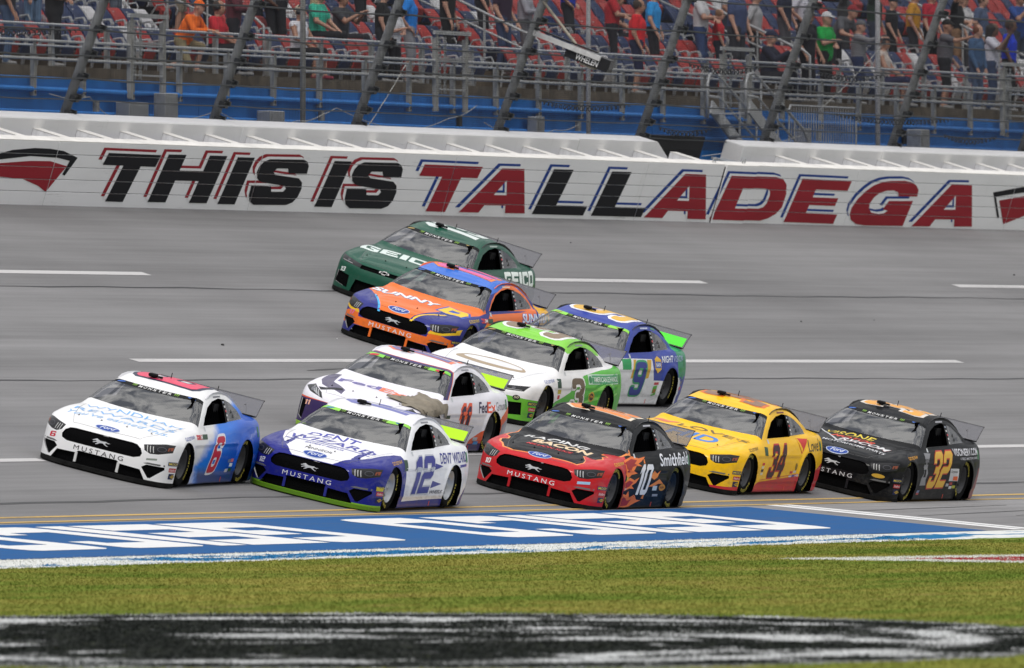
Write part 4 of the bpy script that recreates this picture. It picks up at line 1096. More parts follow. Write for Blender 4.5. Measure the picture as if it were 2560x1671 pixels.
# ---- who stands where (x along the track, row of the stand)
person('person in blue jeans standing at the left edge of the grandstand', (26.99, 21.42, 7.160), DN + 0.30, 'stand', shirt='2a2a30',pants=(.05,.09,.17),skin='tan')
person('person in light blue jeans and dark shirt near the left edge', (31.55, 22.69, 7.525), DN + -0.40, 'stand', shirt='23232a',pants=(.10,.17,.28))
person('person in a black shirt with folded hands behind the left rail', (29.24, 21.42, 7.160), DN + 0.20, 'fold', shirt='0e0f10',pants='15161a',skin='tan',fat=1.15)
person('person in grey trousers standing high above the left fence post', (37.70, 23.47, 7.890), DN + 0.00, 'stand', shirt='3a4f8a',pants='5a6270')
person('person crouching in an orange hoodie and orange cap behind the rail', (35.69, 21.42, 7.160), DN + -0.10, 'crouch', shirt='f2701a',pants='8a8062',sleeve='long',legs='short',cap='ee6a18',h=1.62,fat=1.12)
person('person in a red shirt with headphones sitting beside the orange hoodie', (37.43, 21.42, 7.140), DN + 0.00, 'sit', shirt='c0202e',pants='12131a',phones=True,skin='tan')
person('person in a dark red plaid shirt behind the red shirt', (38.17, 21.42, 7.160), DN + 0.20, 'fold', shirt='5c2430',pants='1a1a22',sleeve='long',skin='tan')
person('person in tan shorts standing above the orange hoodie', (41.33, 23.59, 7.890), DN + 0.10, 'stand', shirt='4a4a4a',pants='7c7466',legs='short')
person('person with short pale hair, white sleeveless top and headphones sitting behind the rail', (41.65, 21.42, 7.140), DN + -0.20, 'sit', shirt='d8d8e0',pants='141418',sleeve='none',legs='short',hair=(.5,.44,.34),phones=True,skin='tan',shoes='8a3040')
person('person in a teal top with long blond hair', (45.87, 22.57, 7.505), DN + -0.10, 'sit', shirt='35b598',pants='16181e',hair=(.55,.42,.26),longhair=True,sleeve='short',h=1.8)
person('person holding up a phone beside the teal top', (47.45, 22.69, 7.505), DN + -0.10, 'sitphone', shirt='3c3e44',pants='22242a',skin='tan')
person('person in a black shirt left of the white jersey', (45.95, 21.42, 7.160), DN + 0.20, 'stand', shirt='101214',pants='20242c',h=1.7)
person('person in a white jersey and black cap beside the bright blue shirt', (46.60, 21.42, 7.160), DN + -0.30, 'fold', shirt='d4d6dc',pants='15161a',cap='1c1e1c',h=1.42)
person('person in a bright blue shirt and grey shorts with bare calves', (47.40, 21.42, 7.160), DN + 0.20, 'hips', shirt='1f7fd8',pants='8c8c92',legs='short',skin='light',h=1.8)
person('person in black standing among the seats right of the blue shirt', (53.47, 22.81, 7.525), DN + 0.10, 'stand', shirt='0c0d10',pants='0e0f12',h=1.8)
person('person in a purple shirt and jeans high above the rail gate', (55.92, 22.57, 7.525), DN + -0.20, 'stand', shirt='2e1a34',pants=(.03,.05,.12),h=1.8)
person('person in a pale plaid shirt next to the purple shirt', (57.50, 22.69, 7.525), DN + 0.10, 'fold', shirt='9a9aa4',pants='5c5c62',sleeve='long',h=1.75)
person('person in a royal blue jersey above the caution light', (62.97, 23.71, 7.890), DN + 0.20, 'hips', shirt='1836b0',pants='20222c',h=1.85)
person('person in a red shirt and navy shorts standing right of the white pole', (60.23, 21.42, 7.160), DN + 0.20, 'stand', shirt='d8202a',pants='1c2244',legs='short',skin='tan',h=1.78,fat=1.1)
person('person in a light blue top just right of the red shirt', (64.96, 22.69, 7.525), DN + 0.10, 'stand', shirt='2a98e0',pants='1a1c22')
person('person in a white shirt and blue jeans in the upper middle rows', (68.20, 22.81, 7.525), DN + 0.10, 'fold', shirt='c8c8cc',pants=(.03,.06,.16),h=1.85)
person('small person in a red top in front of the white shirt', (68.52, 22.57, 7.525), DN + 0.30, 'stand', shirt='c8222c',pants='1c2030',h=1.4,hair=(.2,.1,.05))
person('tall person in a slate blue shirt', (70.03, 22.69, 7.525), DN + -0.20, 'stand', shirt='3e4c72',pants='2e3038',h=1.92,fat=1.15)
person('person in a pale grey T-shirt right of the slate blue shirt', (71.45, 22.81, 7.525), DN + 0.20, 'hips', shirt='a8a8ac',pants='1a1b20',h=1.85)
person('seated person in navy with a cap holding a black camera', (68.28, 21.42, 7.140), DN + 0.00, 'sitphone', shirt='10142c',pants='12141e',cap='141a38',sleeve='long',h=1.8,fat=1.15)
person('person in white with hand on hip above the green shirt', (76.79, 23.59, 7.890), DN + 0.00, 'hips', shirt='c4c4d0',pants='30323a')
person('person in dark navy behind the green shirt', (70.50, 21.42, 7.160), DN + -0.30, 'stand', shirt='171a26',pants='12141a',cap='6a6c70',h=1.8,skin='tan')
person('person in a green shirt and white cap at the rail', (71.60, 21.42, 7.160), DN + -0.20, 'fold', shirt='14a044',pants='101114',cap='c8c8cc',h=1.76,fat=1.12)
person('person in a charcoal shirt with a raised arm above the grey cap', (79.52, 23.59, 7.890), DN + 0.20, 'wave', shirt='3a3c3e',pants='2a2c30',skin='tan')
person('person in a grey shirt and cap pointing at the cars with a stretched arm', (73.71, 21.42, 7.160), DN + 0.10, 'point', shirt='77777c',pants='1c2c54',sleeve='long',cap='5c5c60',h=1.64,fat=1.1)
person('seated person in a white tank top with yellow ear defenders behind the white pole', (75.39, 21.42, 7.140), DN + 0.10, 'sit', shirt='c4b8b0',pants='25284a',sleeve='none',legs='short',skin='tan',cap='24262a',phones=True,h=1.85)
person('person in a black jacket and cap above the tank top', (82.57, 23.59, 7.890), DN + 0.00, 'stand', shirt='101116',pants='15161c',cap='15171f',h=1.55)
person('person in a mustard yellow shirt in an upper row', (84.37, 23.71, 7.890), DN + 0.20, 'stand', shirt='c08a28',pants='20242c')
person('person in a red shirt and dark trousers right of the mustard shirt', (84.77, 23.47, 7.890), DN + -0.20, 'stand', shirt='b01e34',pants='14151c')
person('person in a grey T-shirt, black shorts and black cap pointing along the track', (79.26, 21.42, 7.160), DN + 0.15, 'point', shirt='5e5c62',pants='141518',legs='short',cap='1a1818',h=1.76,fat=1.12,skin='tan')
person('person in a blue denim jacket in front of the right end seats', (81.31, 21.42, 7.160), DN + -0.20, 'stand', shirt='3e5c80',pants=(.05,.08,.15),sleeve='long',hair=(.16,.05,.02),h=1.7)
person('person with long black hair and a white T-shirt shading the eyes', (82.31, 21.42, 7.160), DN + 0.10, 'phone', shirt='c8c8d4',pants=(.03,.05,.11),hair=(.012,.010,.010),longhair=True,skin='brown',h=1.75)
person('person in a bright royal blue shirt near the right edge', (83.48, 21.42, 7.160), DN + 0.10, 'stand', shirt='1238c8',pants='0e1014',skin='brown',h=1.85)
person('person in blue jeans in the upper row near the right edge', (88.90, 23.71, 7.890), DN + 0.00, 'stand', shirt='4a5a78',pants=(.10,.16,.26))
person('person in beige shorts with an arm raised in an upper row', (86.53, 23.47, 7.890), DN + 0.00, 'wave', shirt='14161c',pants='8a6a50',legs='short')
person('person in dark clothes leaning over the seats at upper left', (45.33, 23.59, 7.890), DN + 0.20, 'lean', shirt='1c1e24',pants='22252c')
person('person in navy sitting in an upper row left of the red shirt', (65.92, 23.71, 7.870), DN + 0.20, 'sit', shirt='1c2238',pants='1a1c24',skin='tan')
person('person in black in an upper row between the blue top and the plaid shirt', (57.32, 23.47, 7.890), DN + 0.10, 'stand', shirt='15161a',pants='1c1d22')
person('person in a dark green shirt in an upper row above the black shirt', (50.89, 23.59, 7.890), DN + 0.10, 'hips', shirt='1c3026',pants='1c1e24')
person('person in grey with hands on hips near the second fence post from the left', (44.01, 22.81, 7.525), DN + -0.04, 'hips', shirt='5a5c62',pants='14151a',skin='brown',h=1.78,cap='8a2028')
person('person in red with folded arms near the navy seated person', (62.19, 22.57, 7.525), DN + 0.34, 'fold', shirt='b0222c',pants='1a1c22',skin='light',h=1.76,hair=(.12,.07,.04))
person('person in navy standing near the green shirt', (75.70, 23.59, 7.890), DN + 0.01, 'stand', shirt='182038',pants='4a4a50',skin='light',h=1.79,hair=(.04,.03,.02))
person('person in grey leaning forward near the man in white cap', (76.47, 22.81, 7.525), DN + -0.25, 'lean', shirt='5a5c62',pants='1a1c22',skin='light',h=1.77,cap='8a2028')
person('person in dark green with one arm raised near the pointing grey shirt', (81.08, 23.47, 7.890), DN + 0.10, 'wave', shirt='20382a',pants='2c3648',skin='tan',h=1.83,hair=(.12,.07,.04))
person('person in white with folded arms near the grey T-shirt', (87.26, 23.59, 7.890), DN + -0.32, 'fold', shirt='c8c8cc',pants='4a4a50',skin='light',h=1.72,cap='1c2030')
person('person in blue holding a phone near the right edge of the stand', (91.43, 23.71, 7.890), DN + -0.33, 'phone', shirt='26488c',pants='2c3648',skin='tan',h=1.84,cap='8a2028')
person('person in black with one arm raised near the orange hoodie', (40.02, 22.57, 7.525), DN + 0.15, 'wave', shirt='101114',pants='1a1c22',skin='light',h=1.66,cap='1c2030')
person('person in grey with folded arms near the pale short hair', (44.09, 22.69, 7.525), DN + 0.39, 'fold', shirt='5a5c62',pants='14151a',skin='brown',h=1.87,cap='8a2028')
person('person in white standing near the small red top', (72.58, 23.71, 7.890), DN + 0.12, 'stand', shirt='c8c8cc',pants='2c3648',skin='tan',h=1.79,cap='1c2030')
# ------------------------------------------------------------------ stock cars: shaped shells
_rear = [(-.7, .838), (-1.5, .865), (-2.4, .90), (-3.0, .93), (-3.4, .93), (-3.9, .915)]
_fz = [(0, .0), (.25, .0), (.45, -.015), (.6, -.08), (.7, -.16)]
BODY = {
 'coupe': dict(hood=[(1.2, .44), (.97, .51), (.9, .575), (.8, .625), (.6, .68), (.3, .735), (0, .775), (-.3, .808)] + _rear,
               front=[(0, .975), (.3, .965), (.5, .935), (.65, .885), (.8, .79), (.9, .675), (.97, .50), (1.02, .2)]),
 'wide': dict(hood=[(1.2, .42), (1.0, .47), (.93, .53), (.85, .575), (.6, .655), (.3, .72), (0, .768), (-.3, .806)] + _rear,
              front=[(0, 1.0), (.3, .985), (.5, .945), (.65, .885), (.8, .79), (.9, .68), (.97, .50), (1.02, .2)]),
 'sedan': dict(hood=[(1.2, .42), (1.02, .46), (.95, .52), (.85, .575), (.6, .66), (.3, .725), (0, .77), (-.3, .806)] + _rear,
               front=[(0, 1.03), (.3, 1.0), (.5, .94), (.65, .87), (.8, .77), (.9, .66), (.97, .50), (1.02, .2)]),
}
WB = 2.794
def make_body(kind):
    B = BODY[kind]; zh = pch(B['hood']); xf = pch(B['front']); fz = pch(_fz)
    yp = pch([(1.0, .97), (.6, .985), (.3, .992), (0, .992), (-.5, .975), (-1.4, .965), (-2.3, .98), (-2.8, .995), (-3.2, .985), (-3.5, .95), (-3.95, .87)])
    zr = pch([(-.6, 1.12), (-1.0, 1.20), (-1.2, 1.24), (-1.45, 1.28), (-1.75, 1.305), (-2.05, 1.30), (-2.35, 1.265), (-2.65, 1.195), (-3.0, 1.075), (-3.35, .95), (-3.9, .75)])
    ygx = pch([(-.3, .845), (-.7, .85), (-1.3, .85), (-2.0, .85), (-2.6, .835), (-3.0, .80), (-3.4, .73), (-3.8, .65)])
    def f(x, y, z):
        a = np.abs(y)
        top = z - (zh(x) - .035 * (a / .9) ** 2 - .03 * (a / .95) ** 6 + .020 * np.exp(-((x - .02) / .36) ** 2 - ((a - .80) / .16) ** 2)
                   + .020 * np.exp(-((x + 2.8) / .45) ** 2 - ((a - .80) / .18) ** 2)
                   - .012 * np.exp(-((a - .60) / .09) ** 2) * np.clip((x + .5) / .4, 0, 1) * np.clip((1.0 - x) / .3, 0, 1))
        g = np.where(z > .40, -.11 * ((z - .40) / .45) ** 2, 0) - .014 / (1 + np.exp((z - .19) / .008))
        arch = .016 * (np.exp(-((np.hypot(x, z - .27) - .40) / .05) ** 2) + np.exp(-((np.hypot(x + WB, z - .27) - .40) / .05) ** 2))
        side = a - (yp(x) + g + arch)
        fr = (x - (xf(a) + fz(z))) * .85
        re = (-3.90 + .26 * (a / .95) ** 3 + .05 * ((z - .6) / .4) ** 2 - x) * .9
        low = smax(top, side, .09); low = smax(low, fr, .10); low = smax(low, re, .06); low = smax(low, .035 - z, .02)
        sw = -.30 - x - .26 * (a / .8) ** 2
        ws = (z - (.822 + .46 * sw + .024 * np.clip(1 - ((sw - .4) / .4) ** 2, -1, 1))) * .90
        rf = z - (zr(x) - .035 * (a / .68) ** 2)
        gs = (a - (ygx(x) - .46 * (z - .83) - .12 * np.maximum(z - 1.0, 0))) * .88
        gh = smax(ws, rf, .07); gh = smax(gh, gs, .09); gh = smax(gh, .6 - z, .02); gh = smax(gh, re, .06)
        return smin(low, gh, .035)
    return f
FUN = {k: make_body(k) for k in BODY}
NETS = {k: surface_nets(FUN[k], (-4.05, -1.1, 0), (1.15, 1.1, 1.40), .04) for k in BODY}

PLANE = {'F': (1, 2), 'S': (0, 2), 'L': (0, 2), 'T': (0, 1)}
class Shell:
    def __init__(s, kind):
        P, F, N = NETS[kind]; s.kind = kind
        s.P = [tuple(p) for p in P]; s.N = [tuple(n) for n in N]; s.F = [tuple(int(i) for i in q) for q in F]
        A = P[F]; s.lo = A.min(1); s.hi = A.max(1); s.nn = N[F].mean(1); s.reg = ['base'] * len(s.F); s.alive = np.ones(len(s.F), bool)
        s.cache = {}; s.line = 0
    def cut(s, plane, poly, reg, only=None):
        ax = PLANE[plane]; poly = [tuple(p) for p in poly]
        tris = tessellate_polygon([[Vector((p[0], p[1], 0)) for p in poly]])
        for t in tris:
            q = [poly[i] for i in t]
            ar = (q[1][0] - q[0][0]) * (q[2][1] - q[0][1]) - (q[1][1] - q[0][1]) * (q[2][0] - q[0][0])
            if abs(ar) < 1e-8: continue
            if ar < 0: q = q[::-1]
            s._tri(plane, ax, q, reg, only)
    def _tri(s, plane, ax, q, reg, only):
        qa = np.array(q); lo, hi = qa.min(0), qa.max(0); a, b = ax
        k = s.alive & (s.hi[:, a] > lo[0]) & (s.lo[:, a] < hi[0]) & (s.hi[:, b] > lo[1]) & (s.lo[:, b] < hi[1])
        if plane == 'F': k &= (s.hi[:, 0] > .2) & (s.nn[:, 0] > .03)
        elif plane == 'S': k &= (np.abs(s.nn[:, 1]) > .12)
        elif plane == 'L': k &= (s.nn[:, 1] > .12)
        else: k &= s.nn[:, 2] > .12
        ids = np.nonzero(k)[0]
        lines = []
        for i in range(3):
            p0, p1 = q[i], q[(i + 1) % 3]; s.line += 1
            lines.append((p0[0], p0[1], -(p1[1] - p0[1]), p1[0] - p0[0], s.line))
        newF, newR = [], []
        for fi in ids:
            if only and s.reg[fi] not in only: continue
            cur = list(s.F[fi]); outs = []
            for (px, py, nx, ny, key) in lines:
                d = [(s.P[v][a] - px) * nx + (s.P[v][b] - py) * ny for v in cur]
                d = [0 if abs(t) < 1e-9 else t for t in d]
                if min(d) >= 0: continue
                if max(d) <= 0: cur = None; break
                I, O = [], []
                n = len(cur)
                for i in range(n):
                    v, w = cur[i], cur[(i + 1) % n]; dv, dw = d[i], d[(i + 1) % n]
                    if dv >= 0: I.append(v)
                    if dv <= 0: O.append(v)
                    if dv * dw < 0:
                        kk = (min(v, w), max(v, w), key)
                        m = s.cache.get(kk)
                        if m is None:
                            t = dv / (dv - dw); A, B = s.P[v], s.P[w]
                            s.P.append(tuple(A[j] + t * (B[j] - A[j]) for j in range(3)))
                            nA, nB = s.N[v], s.N[w]; nn = [nA[j] + t * (nB[j] - nA[j]) for j in range(3)]; l = math.sqrt(sum(c * c for c in nn)) or 1
                            s.N.append(tuple(c / l for c in nn)); m = len(s.P) - 1; s.cache[kk] = m
                        I.append(m); O.append(m)
                if len(O) > 2: outs.append(O)
                cur = I
                if len(cur) < 3: cur = None; break
            if cur is None: continue
            old = s.reg[fi]
            if not outs: s.reg[fi] = reg; continue
            s.alive[fi] = False
            newF.append(tuple(cur)); newR.append(reg)
            for O in outs: newF.append(tuple(O)); newR.append(old)
        if newF:
            A = [np.array([s.P[v] for v in g]) for g in newF]
            s.lo = np.vstack([s.lo, [t.min(0) for t in A]]); s.hi = np.vstack([s.hi, [t.max(0) for t in A]])
            s.nn = np.vstack([s.nn, [np.mean([s.N[v] for v in g], 0) for g in newF]])
            s.alive = np.concatenate([s.alive, np.ones(len(newF), bool)]); s.F += newF; s.reg += newR
    def take(s, regs, name, parent, mats, push=0., side=0):
        sel = [i for i in range(len(s.F)) if s.alive[i] and s.reg[i] in regs and (not side or side * s.P[s.F[i][0]][1] > 0)]
        mp = {}; V = []; N = []; F = []; MI = []
        for i in sel:
            g = []
            for v in s.F[i]:
                if v not in mp:
                    mp[v] = len(V); p, n = s.P[v], s.N[v]; V.append(tuple(p[j] + push * n[j] for j in range(3))); N.append(n)
                g.append(mp[v])
            if len(set(g)) > 2: F.append(g); MI.append(regs.index(s.reg[i]))
        if not F: return None
        return add(name, mesh(name, V, F, True, N, MI), parent, mats)

# ---- things printed on the body: flat shapes laid onto the shell
def lay(fn, plane, U, off):
    u, v = U[:, 0], U[:, 1]; n = len(u)
    if plane == 'L': fixed = {0: -u, 2: v}; ax, a, b = 1, 1.12, .30
    elif plane == 'R': fixed = {0: u, 2: v}; ax, a, b = 1, -1.12, -.30
    elif plane == 'H': fixed = {1: u, 0: -v}; ax, a, b = 2, 1.42, .30
    elif plane == 'Rf': fixed = {0: -u, 1: -v}; ax, a, b = 2, 1.42, .30
    else: fixed = {1: u, 2: v}; ax, a, b = 0, 1.15, .15
    def ev(t):
        c = [None] * 3
        for k, w in fixed.items(): c[k] = w
        c[ax] = t; return fn(c[0], c[1], c[2]), c
    ts = np.linspace(a, b, 26); lo = np.full(n, a); hi = np.full(n, b); found = np.zeros(n, bool)
    prev = a
    for t in ts[1:]:
        d, _ = ev(np.full(n, t)); k = (d < 0) & ~found
        lo[k] = prev; hi[k] = t; found |= k; prev = t
    for _ in range(13):
        m = (lo + hi) / 2; d, _ = ev(m); k = d < 0; hi = np.where(k, m, hi); lo = np.where(k, lo, m)
    _, c = ev(hi); P = np.stack(c, 1); N = grad(fn, P); N /= np.linalg.norm(N, axis=1, keepdims=True) + 1e-9
    return P + off * N, N, found
def decal(car, name, plane, V, F, BL, BR, TL, m, off=.003, step=.07):
    BL, BR, TL = map(np.array, (BL, BR, TL))
    U = BL + V[:, :1] * (BR - BL) + V[:, 1:2] * (TL - BL)
    U, F = gridcut(U, F, step, step)
    P, N, ok = lay(FUN[car['kind']], plane, U, off)
    F = [q for q in F if all(ok[i] for i in q)]
    if plane in 'LR':                            # nothing is printed across the wheel openings
        F = [q for q in F if all(min(math.hypot(P[list(q)].mean(0)[0] - cx, max(P[list(q)].mean(0)[2] - .265, 0)) for cx in (0, -WB)) > .40 for _ in (0,))]
    out = []
    for q in F:                                  # face outwards
        a, b, c = P[q[0]], P[q[1]], P[q[2]]
        out.append(q if np.dot(np.cross(b - a, c - a), N[q[0]]) >= 0 else q[::-1])
    if not out: return None
    return add(name, mesh(name, P, out, True, N), car['body'], m)
def T(car, name, plane, s, BL, BR, TL, col, bold=.02, shear=0., edge=None, ew=.03, off=.003, spacing=1.):
    bold *= .5; ew *= .7
    if edge is not None:
        V, F = textbox(s, bold + ew, shear, spacing, bold); decal(car, name + '_outline', plane, V, F, BL, BR, TL, ink(edge), off)
        off += .0025
    V, F = textbox(s, bold, shear, spacing); return decal(car, name, plane, V, F, BL, BR, TL, ink(col), off)
BOXV = (np.array([(0, 0), (1, 0), (1, 1), (0, 1)], float), [(0, 1, 2, 3)])
def Bx(car, name, plane, BL, BR, TL, col, off=.0025): return decal(car, name, plane, *BOXV, BL, BR, TL, ink(col), off)
def Poly(car, name, plane, pts, col, off=.0025, holes=()):
    V, F = poly2d([pts] + list(holes)); return decal(car, name, plane, V, F, (0, 0), (1, 0), (0, 1), ink(col), off)

def ink(c):
    if not isinstance(c, str): return c
    return mat('print_' + c, c, .45, coat=.12, spec=.2)
def paint(c, flake=0.):
    k = sum(lin(c)) / 3                       # dark wraps are nearly matt
    return mat('paint_' + c, c, .5, coat=.38 if k > .03 else .2, spec=.10 if k > .03 else .05, var=.05, vscale=2.5, two=True, grime=.5)
M_tyre = mat('tyre_rubber', (.009, .009, .0095), .85, spec=.05, var=.2, vscale=8)
M_rimb = mat('black_wheel', (.05, .05, .054), .4, .3); M_rimw = mat('silver_wheel', (.50, .51, .53), .35, .5)
M_trim = mat('black_trim', (.008, .008, .009), .6, spec=.08); M_lip = mat('splitter_black', (.014, .014, .014), .85, spec=.05, var=.4, vscale=6)
M_mesh = mat('grille_mesh', (.004, .004, .0045), .8, spec=.03, bump=.8, bscale=90); M_lampd = mat('lamp_film', (.012, .012, .014), .3, coat=.4, spec=.2)
M_chrome = mat('chrome_film', (.42, .42, .42), .3, .7); M_int = mat('cockpit_black', (.006, .006, .007), .9, spec=.03); M_cage = mat('roll_cage_grey', (.10, .10, .11), .6); M_seat = mat('race_seat', (.02, .02, .022), .7, spec=.12)
M_net = mat('window_net', (.003, .003, .0035), .95, spec=.0); M_strap = mat('yellow_print', (.55, .46, .05), .6)
def glass(name, tint, ior, base=.0, rough=.04):
    m = bpy.data.materials.new(name); m.use_nodes = True; t = m.node_tree
    for n in list(t.nodes): t.nodes.remove(n)
    o = t.nodes.new('ShaderNodeOutputMaterial'); tr = t.nodes.new('ShaderNodeBsdfTransparent'); gl = t.nodes.new('ShaderNodeBsdfGlossy'); df = t.nodes.new('ShaderNodeBsdfDiffuse')
    tr.inputs[0].default_value = (*tint, 1); gl.inputs['Roughness'].default_value = rough; df.inputs[0].default_value = (.24, .24, .26, 1)
    fr = t.nodes.new('ShaderNodeFresnel'); fr.inputs[0].default_value = ior
    m0 = t.nodes.new('ShaderNodeMixShader'); m0.inputs[0].default_value = base; t.links.new(tr.outputs[0], m0.inputs[1]); t.links.new(df.outputs[0], m0.inputs[2])
    mx = t.nodes.new('ShaderNodeMixShader'); t.links.new(fr.outputs[0], mx.inputs[0]); t.links.new(m0.outputs[0], mx.inputs[1]); t.links.new(gl.outputs[0], mx.inputs[2])
    tcg = t.nodes.new('ShaderNodeTexCoord'); ngl = t.nodes.new('ShaderNodeTexNoise'); ngl.inputs['Scale'].default_value = 1.5; ngl.inputs['Detail'].default_value = 1
    t.links.new(tcg.outputs['Object'], ngl.inputs['Vector']); bpg = t.nodes.new('ShaderNodeBump'); bpg.inputs['Strength'].default_value = .12; bpg.inputs['Distance'].default_value = .03
    t.links.new(ngl.outputs['Fac'], bpg.inputs['Height']); t.links.new(bpg.outputs[0], gl.inputs['Normal'])
    t.links.new(mx.outputs[0], o.inputs[0]); MATS[name] = m; return m
M_glass = glass('windshield_glass', (.50, .50, .53), 2.45, .03, .02); M_qglass = glass('side_glass', (.70, .71, .74), 1.7, .36); M_spoil = glass('spoiler_clear', (.78, .78, .80), 1.25, .5, .15)

def arc(cx, cz, r, n=20): return [(cx + r * math.cos(2 * math.pi * i / n), cz + r * math.sin(2 * math.pi * i / n)) for i in range(n)]
def mir(p): return [(-a, b) for a, b in p][::-1]
YS = np.linspace(-1, 1, 13)
WS_BASE = [(-.375 - .30 * (y * .845 / .83) ** 2, y * .845) for y in YS]; WS_TOP = [(-1.075 - .175 * (y * .67 / .66) ** 2, y * .67) for y in YS]
BAN = [(-.945 - .215 * (y * .70 / .69) ** 2, y * .70) for y in YS]
DOORW = [(-.93, .845), (-1.07, .955), (-1.30, 1.075), (-1.60, 1.150), (-1.93, 1.185), (-2.06, 1.175), (-2.02, .868)]
QUARW = [(-2.20, 1.165), (-2.45, 1.115), (-2.68, 1.03), (-2.85, .945), (-2.84, .905), (-2.10, .880)]
REARW = [(-2.62, -.5), (-2.62, .5), (-3.12, .56), (-3.12, -.56)]
FEAT = {
 'coupe': dict(grille=[(-.60, .425), (-.565, .49), (-.50, .53), (-.42, .54), (.42, .54), (.50, .53), (.565, .49), (.60, .425), (.585, .375), (.50, .345), (-.50, .345), (-.585, .375)],
   lamp=[(.585, .548), (.84, .605), (.935, .605), (.938, .50), (.80, .45), (.70, .44), (.62, .475)], intake=[(.63, .24), (.69, .285), (.90, .285), (.905, .25), (.765, .105), (.735, .105)],
   low=[(-.62, .20), (-.33, .215), (-.28, .25), (.28, .25), (.33, .215), (.62, .20), (.70, .07), (-.70, .07)], strip=[(.64, .298), (.70, .318), (.90, .318), (.90, .294), (.69, .294)]),
 'wide': dict(grille=[(-.43, .535), (.43, .535), (.43, .472), (-.43, .472)], lamp=[(.43, .538), (.60, .562), (.89, .605), (.845, .515), (.65, .495), (.43, .482)],
   intake=[(.58, .31), (.86, .345), (.885, .155), (.57, .11)], low=[(-.44, .285), (.44, .285), (.50, .07), (-.50, .07)], strip=[(.62, .335), (.88, .362), (.88, .35), (.62, .322)]),
 'sedan': dict(grille=[(-.30, .49), (.30, .49), (.22, .44), (-.22, .44)], lamp=[(.50, .49), (.57, .567), (.78, .65), (.90, .60), (.77, .54)],
   intake=[(.76, .40), (.90, .42), (.91, .16), (.80, .11)], low=[(-.45, .40), (.45, .40), (.72, .11), (-.72, .11)], strip=[(.52, .475), (.76, .525), (.76, .515), (.52, .462)]),
}
def stock_car(key, kind, pos, label, base, livery=(), ban_ends=None, rims='black', rails='161616', spoil=None, lip=None, mats=None):
    """livery: (plane, polygon, colour) painted in order; returns the car record used by the decals"""
    X, Y, psi = pos
    z = track_z(Y); b = math.atan(B0 + 2 * B2 * Y)
    fwd = Vector((-math.cos(psi), -math.sin(psi) * math.cos(b), -math.sin(psi) * math.sin(b))); up = Vector((0, -math.sin(b), math.cos(b))); left = up.cross(fwd)
    root = empty('stock_car', label, 'race car', 'stock cars racing in a pack on the banked track')
    root.matrix_world = Matrix(((fwd.x, left.x, up.x, X), (fwd.y, left.y, up.y, Y), (fwd.z, left.z, up.z, z + .012), (0, 0, 0, 1)))
    car = dict(kind=kind, root=root); fn = FUN[kind]; ft = FEAT[kind]
    sh = Shell(kind)
    for cx in (0, -WB):
        sh.cut('S', arc(cx, .265, .385, 28), 'hole'); sh.cut('S', [(cx - .385, .265), (cx - .385, -.1), (cx + .385, -.1), (cx + .385, .265)], 'hole')
    sh.cut('T', WS_BASE + WS_TOP[::-1], 'glass'); sh.cut('T', BAN + WS_TOP[::-1], 'banner', ['glass'])
    for plane_ in ('S',):
        sh.cut(plane_, DOORW, 'door'); sh.cut(plane_, QUARW, 'quarter'); sh.cut(plane_, [(-2.02, .868), (-2.06, 1.175), (-2.20, 1.165), (-2.10, .880)], 'pillar')
    sh.cut('T', REARW, 'rear')
    sh.cut('F', ft['low'], 'low')
    for g in (lambda p: p, mir):
        sh.cut('F', g(ft['lamp']), 'lampL' if g is not mir else 'lampR'); sh.cut('F', g(ft['intake']), 'intakeL' if g is not mir else 'intakeR')
    sh.cut('F', ft['grille'], 'grille')
    cols = [base]
    paintable = ['base']
    for plane, poly, c in (list(livery) if any(l[2] in ('7fb02c', 'a4d034') for l in livery) else list(livery) + LIP('1b1b1d', .072)):
        if c not in cols: cols.append(c)
        r = 'c%d' % cols.index(c) if c != base else 'base'
        sh.cut(plane, poly, r, paintable + ['c%d' % i for i in range(1, 30)])
    regs = ['base'] + ['c%d' % i for i in range(1, len(cols))]
    car['body'] = body = sh.take(regs, 'body', root, [(mats or {}).get(c) or paint(c) for c in cols])
    for sd_ in (1, -1): sh.take(['pillar'], 'door_pillar', root, M_trim, 0., sd_); sh.take(['quarter'], 'quarter_window', root, M_qglass, 0., sd_)
    ws = sh.take(['glass'], 'windshield', root, M_glass); bn = sh.take(['banner'], 'windshield_banner', ws, mat('banner_black', (.012, .013, .014), .6, spec=.08))
    sh.take(['rear'], 'rear_window', root, M_qglass)
    gr = sh.take(['grille'], 'grille', root, M_mesh, -.022); sh.take(['low'], 'lower_grille', root, M_mesh, -.05)
    for s in 'LR': sh.take(['lamp' + s], 'headlight', root, M_lampd); sh.take(['intake' + s], 'side_intake', root, M_mesh, -.018)
    # cockpit: floor, seat, wheel, cage, window net
    MB().box(-3.1, -.1, -.62, .62, .10, .14).build('cockpit_floor', M_int, root)
    MB().prism([(-.55, .55), (-.35, .78), (-.75, .80), (-1.0, .74), (-1.0, .55)], 1, -.72, .72).build('dashboard', M_int, root)
    st_ = MB(); st_.prism([(-1.95, .2), (-1.35, .2), (-1.30, .42), (-1.78, .45), (-2.02, 1.08), (-2.14, 1.08)], 1, .12, .60); st_.box(-2.1, -1.85, .06, .16, .86, 1.1); st_.box(-2.1, -1.85, .56, .66, .86, 1.1)
    st_.build('driver_seat', M_seat, root)
    MB().tube([(-1.18 + .06 * math.sin(a), .36 + .17 * math.cos(a), .82 + .16 * math.sin(a)) for a in np.linspace(0, 2 * math.pi, 15)], .016, 6).build('steering_wheel', M_int, root)
    cg = MB()
